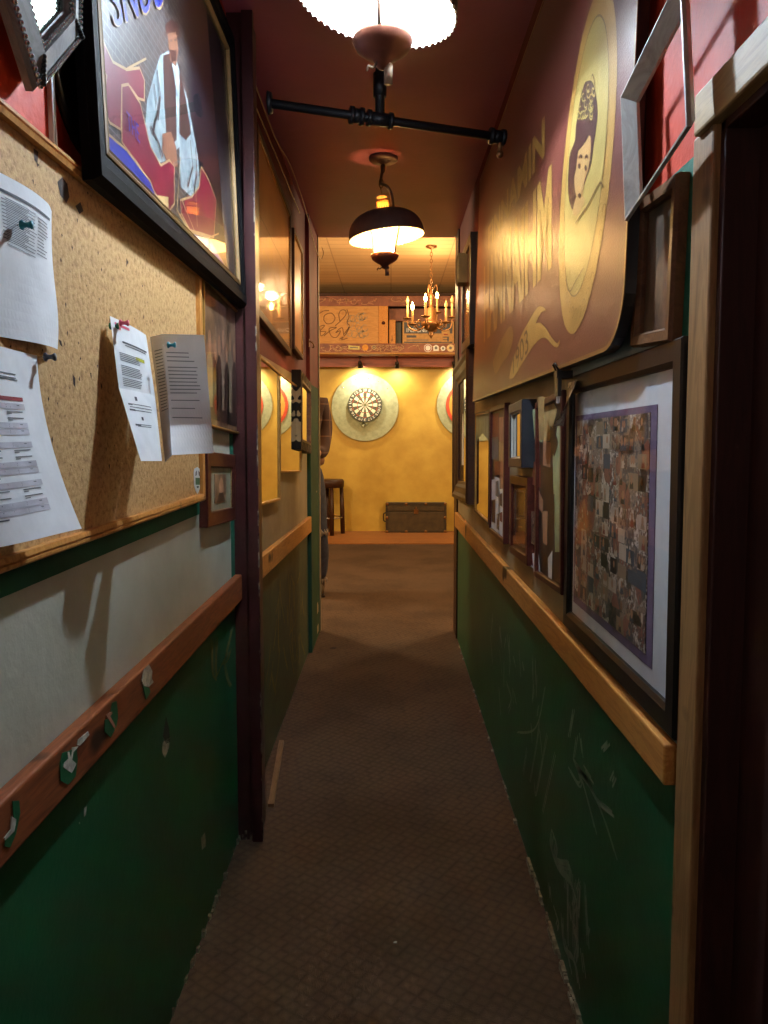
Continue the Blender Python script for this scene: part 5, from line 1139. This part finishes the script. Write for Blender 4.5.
# candles placed round the hub; lit bulbs as in the photo
cand = [(452, 323, 0.05, False), (412.5, 330, -.14, True), (407.5, 324, .06, False), (425.5, 322, -.23, True), (437, 318, .18, True), (446, 328, -.15, False)]
for px, py, dy, on_ in cand:
    q = on(1, YH + dy, px, py - 5) - Vector((ch.x, YH, ce)); a = math.atan2(q.y, q.x); rr = math.hypot(q.x, q.y); rr = max(rr, .16); q.x, q.y = rr * math.cos(a), rr * math.sin(a)
    b = MB(); e = lambda f, z: (rr * f * math.cos(a), rr * f * math.sin(a), z)
    b.tube(curve_pts([e(.25, zr(328)), e(.45, zr(334)), e(.7, zr(335)), e(.95, zr(331)), e(1.0, q.z - .0)], 6), .007, 8)
    b.tube(curve_pts([e(.5, zr(331)), e(.62, zr(326)), e(.72, zr(328)), e(.68, zr(332)), e(.6, zr(330))], 5), .005, 6)
    arm = b.build('arm', M['brass'], rt)
    b = MB(); X = Matrix.Translation(q); b.lathe([(0, -.008), (.03, -.004), (.048, .008), (.046, .011), (.02, .004), (0, .004)], 20, 0, X); b.build('drip_pan', M['brass'], arm)
    hC = .14; b = MB(); b.lathe([(0, 0), (.011, 0), (.011, hC), (.008, hC + .004), (0, hC + .004)], 14, 0, X); b.build('candle_sleeve', M['candle'], arm)
    b = MB(); b.lathe([(.001, hC + .002), (.008, hC + .006), (.0165, hC + .03), (.015, hC + .046), (.007, hC + .068), (.001, hC + .085)], 16, 0, X); b.build('candle_bulb', M['flame'] if on_ else M['candle'], arm)
    if on_:
        l = bpy.data.lights.new('candle_light', 'POINT'); l.energy = 7; l.color = (1, .66, .32); l.shadow_soft_size = .04; lo = bpy.data.objects.new('candle_light', l); COL.objects.link(lo); lo.location = Vector((ch.x, YH, ce)) + q + Vector((0, 0, hC + .14))
b = MB()
for a in (0, 2.1, 4.2): b.tube(curve_pts([(.015 * math.cos(a), .015 * math.sin(a), zt - .03), (.05 * math.cos(a), .05 * math.sin(a), zt + .02), (.06 * math.cos(a), .06 * math.sin(a), zt - .05), (.025 * math.cos(a), .025 * math.sin(a), zt - .12)], 5), .005, 6)
b.build('scroll_crown', M['brass'], rt)
# carpet scraps
for px, lab in (((395, 942), 'tiny white paper scrap on the near part of the carpet'), ((333, 648), 'dark flattened scrap on the carpet at the corridor mouth')):
    p = on(2, .001, *px); b = MB(); dk = 'dark' in lab; s = 1.0 if not dk else 4.5
    b.prism([(-.004 * s, -.002 * s), (.003 * s, -.003 * s), (.005 * s, .002 * s), (-.001 * s, .003 * s)], 0, .0015); o = b.build('paper_scrap' if not dk else 'carpet_scrap', M['white'] if not dk else M['hole']); o.location = (p.x, p.y, 0); tag(o, lab, 'scrap')

# ================================================================== PERSON
def skin(name, nodes, edges, mat, parent, root=0, sub=2):
    me = bpy.data.meshes.new(name); me.from_pydata([n[:3] for n in nodes], edges, []); o = bpy.data.objects.new(name, me); COL.objects.link(o); o.parent = parent
    m = o.modifiers.new('skin', 'SKIN'); m.use_smooth_shade = True
    for i, n in enumerate(nodes):
        d = me.skin_vertices[0].data[i]; rr = n[3] if isinstance(n[3], tuple) else (n[3], n[3]); d.radius = rr; d.use_root = (i == root)
    s = o.modifiers.new('sub', 'SUBSURF'); s.levels = sub; s.render_levels = sub
    me.materials.append(mat); return o
PX0, PY0 = -.735, 6.28
pr_ = thing('person', 'person in a dark plaid jacket and torn jeans standing just behind the end jamb', 'person', mat=Matrix.Translation((PX0, PY0, 0)) @ Matrix.Rotation(math.radians(8), 4, 'Z') @ Matrix.Scale(1.04, 4))
# local: faces -y, x to the camera's right
SK = plain('skin_tone', (196, 146, 118), .55); HR = plain('dark_hair', (44, 32, 26), .6)
def plaid():
    m, nt, bb = newmat('dark_plaid_cloth'); v = coords(nt); sx = ND(nt, 'ShaderNodeSeparateXYZ'); nt.links.new(v, sx.inputs[0])
    def band(out, sc, w):
        a = ND(nt, 'ShaderNodeMath', operation='MULTIPLY'); a.inputs[1].default_value = sc; nt.links.new(out, a.inputs[0]); f = ND(nt, 'ShaderNodeMath', operation='FRACT'); nt.links.new(a.outputs[0], f.inputs[0])
        return ramp(nt, f.outputs[0], [(0, (1, 1, 1, 1)), (w, (0, 0, 0, 1))])
    mx = ND(nt, 'ShaderNodeMix', data_type='RGBA', blend_type='LIGHTEN'); mx.inputs['Factor'].default_value = 1; nt.links.new(band(sx.outputs[2], 8, .1), mx.inputs['A']); nt.links.new(band(sx.outputs[0], 9, .1), mx.inputs['B'])
    m2 = ND(nt, 'ShaderNodeMix', data_type='RGBA'); nt.links.new(mx.outputs['Result'], m2.inputs['Factor']); m2.inputs['A'].default_value = lin((62, 40, 34)); m2.inputs['B'].default_value = lin((116, 84, 66)); nt.links.new(m2.outputs['Result'], bb.inputs['Base Color']); bb.inputs['Roughness'].default_value = .85; return m
JN = paint('dark_denim', (52, 56, 74), (40, 42, 56), 30, .85, .2, 200)
hz = 1.0
body = [(0, .0, .98, (.11, .085)), (0, 0, 1.14, (.11, .08)), (0, .01, 1.34, (.13, .09)), (0, .02, 1.46, (.10, .075)), (0, .015, 1.56, .052), (0, .0, 1.61, .050),
        (0, -.018, 1.672, (.060, .078)), (0, -.008, 1.755, (.082, .104)), (0, .0, 1.825, (.072, .092)),
        (.150, .02, 1.455, .050), (.185, .0, 1.28, .043), (.155, -.15, 1.12, .038), (.11, -.27, 1.13, .028), (.09, -.32, 1.14, .03),
        (-.150, .02, 1.455, .050), (-.185, .0, 1.28, .043), (-.155, -.15, 1.12, .038), (-.11, -.27, 1.13, .028), (-.09, -.32, 1.14, .03),
        (.10, .0, .90, .085), (.125, -.05, .50, .058), (.13, .0, .30, .052), (.13, .03, .09, .038), (-.10, .0, .90, .085), (-.11, -.01, .50, .058), (-.115, .02, .30, .052), (-.115, .04, .09, .038)]
ed = [(0, 1), (1, 2), (2, 3), (3, 4), (4, 5), (5, 6), (6, 7), (7, 8), (3, 9), (9, 10), (10, 11), (11, 12), (12, 13), (3, 14), (14, 15), (15, 16), (16, 17), (17, 18), (0, 19), (19, 20), (20, 21), (21, 22), (0, 23), (23, 24), (24, 25), (25, 26)]
fi = len(body)
for s, wrist in ((1, 13), (-1, 18)):
    bx, by, bz = body[wrist][:3]
    for k in range(4):
        i0 = len(body); L_ = (.034, .040, .037, .028)[k]; ox = -s * (.012) ; dz = .022 - .015 * k
        body += [(bx + ox, by - .028, bz + dz, .0095), (bx + ox - s * .008, by - .028 - L_ * .7, bz + dz - .004, .0085), (bx + ox - s * .028, by - .028 - L_, bz + dz - .008, .0078), (bx + ox - s * .042, by - .012 - L_, bz + dz - .010, .0068)]
        ed += [(wrist, i0), (i0, i0 + 1), (i0 + 1, i0 + 2), (i0 + 2, i0 + 3)]
    i0 = len(body); body += [(bx - s * .01, by - .005, bz + .032, .011), (bx - s * .026, by - .03, bz + .042, .0095), (bx - s * .036, by - .05, bz + .036, .008)]; ed += [(wrist, i0), (i0, i0 + 1), (i0 + 1, i0 + 2)]
skin('body', body, ed, SK, pr_)
# face
b = MB(); b.ball((0, -.112, 1.735), .014, 0, None, 10, 8, (.8, 1.1, 1.5)); b.build('nose', SK, pr_)
for s in (-1, 1):
    b = MB(); b.ball((s * .032, -.094, 1.765), .012, 0, None, 12, 8, (1.1, .7, .7)); b.ball((s * .032, -.1025, 1.765), .005, 1, None, 10, 6, (1, .4, 1)); b.build('eye', [plain('eye_white', (230, 226, 220), .3), M['inkd']], pr_)
    b = MB(); b.ball((s * .085, .0, 1.75), .03, 0, None, 12, 8, (.35, .6, 1.0)); b.build('ear', SK, pr_)
b = MB(); b.ball((0, -.095, 1.697), .022, 0, None, 12, 6, (1.1, .35, .28)); b.build('mouth', plain('lip_tone', (160, 96, 84), .5), pr_)
b = MB(); HX_ = Matrix.Translation((0, .02, 1.80)) @ Matrix.Rotation(math.radians(-24), 4, 'X') @ Matrix.Diagonal((.93, 1.12, 1, 1))
b.lathe([(.088, -.045), (.100, -.03), (.103, .01), (.094, .06), (.062, .10), (.001, .115)], 32, 0, HX_); b.lathe([(.001, -.02), (.088, -.045)], 32, 0, HX_); b.build('hair', HR, pr_)
for s in (-1, 1):
    b = MB(); b.ball((s * .033, -.101, 1.786), .014, 0, None, 10, 6, (1.3, .3, .25)); b.build('eyebrow', HR, pr_)
jk = [(0, .0, 1.04, (.180, .135)), (0, 0, 1.2, (.185, .135)), (0, .01, 1.36, (.195, .14)), (0, .02, 1.49, (.150, .115)), (0, .018, 1.555, (.095, .09)), (0, .015, 1.60, (.078, .078)),
      (.165, .02, 1.50, .080), (.19, .0, 1.30, .068), (.16, -.14, 1.13, .058), (.115, -.25, 1.13, .045), (-.165, .02, 1.50, .080), (-.19, .0, 1.30, .068), (-.16, -.14, 1.13, .058), (-.115, -.25, 1.13, .045)]
skin('jacket', jk, [(0, 1), (1, 2), (2, 3), (3, 4), (4, 5), (3, 6), (6, 7), (7, 8), (8, 9), (3, 10), (10, 11), (11, 12), (12, 13)], plaid(), pr_)
b = MB(); b.lathe([(.150, 1.02), (.175, 1.035), (.182, 1.06), (.180, 1.09), (.165, 1.10)], 30, 0, Matrix.Diagonal((1.02, .78, 1, 1))); b.build('waistband', plain('brown_rib_knit', (122, 84, 58), .9), pr_)
jn = [(0, 0, 1.11, (.150, .11)), (0, 0, .95, (.162, .125)), (.105, .0, .84, .105), (.125, -.055, .50, .080), (.145, -.01, .32, .078), (.135, .02, .11, .066), (-.105, .0, .84, .105), (-.115, -.015, .50, .080), (-.12, .02, .32, .076), (-.12, .035, .11, .066)]
jo = skin('jeans', jn, [(0, 1), (1, 2), (2, 3), (3, 4), (4, 5), (1, 6), (6, 7), (7, 8), (8, 9)], JN, pr_)
b = MB()
for s, x, y in ((1, .135, .02), (-1, -.12, .035)):
    for k in range(26):
        a = k * .2417; b.tube([(x + .064 * math.cos(a), y + .064 * math.sin(a), .125), (x + .067 * math.cos(a), y + .067 * math.sin(a), .092 + .008 * (k % 3))], .003, 4)
for k in range(22):
    a = math.radians(-150 + 150 * k / 21); b.tube([(.125 + .079 * math.cos(a), -.055 + .079 * math.sin(a), .52 - .012 * math.sin(k * 2.1)), (.125 + .083 * math.cos(a), -.055 + .083 * math.sin(a), .485 - .01 * math.sin(k * 1.3))], .0035, 4)
b.build('frayed_denim', plain('frayed_cotton', (176, 160, 140), .95), jo)
for s, x, y in ((1, .13, .03), (-1, -.115, .04)):
    b = MB(); vs = []
    b.ball((x, y - .07, .045), .05, 0, None, 18, 10, (.9, 2.4, .9)); b.lathe([(.05, .03), (.052, .09), (.05, .15), (.046, .152), (.044, .03)], 20, 0, Matrix.Translation((x, y, 0))); b.box((x - .042, y - .18, 0), (x + .042, y + .05, .018), 1)
    b.build('boot', [plain('brown_boot_leather', (64, 48, 36), .5), M['black']], pr_, .004)

# ================================================================== LIGHT
def point(name, loc, energy, color, size):
    l = bpy.data.lights.new(name, 'POINT'); l.energy = energy; l.color = color; l.shadow_soft_size = size
    o = bpy.data.objects.new(name, l); COL.objects.link(o); o.location = loc; return o
w = bpy.data.worlds.new('world'); SC.world = w; w.use_nodes = True
w.node_tree.nodes['Background'].inputs['Color'].default_value = (.9, .85, 1, 1); w.node_tree.nodes['Background'].inputs['Strength'].default_value = 0.0
point('rear_fill_light', (0, -1.0, 1.7), 5, (1, .95, .9), .3)  # added soft fill from behind the camera, not a visible lamp
# added warm fill lights, unseen, to brighten the room beyond
point('room_fill_light', (-1.7, 6.4, 2.5), 92, (1, .78, .48), .15)
point('room_fill_light', (1.7, 6.5, 2.5), 80, (1, .78, .48), .15)
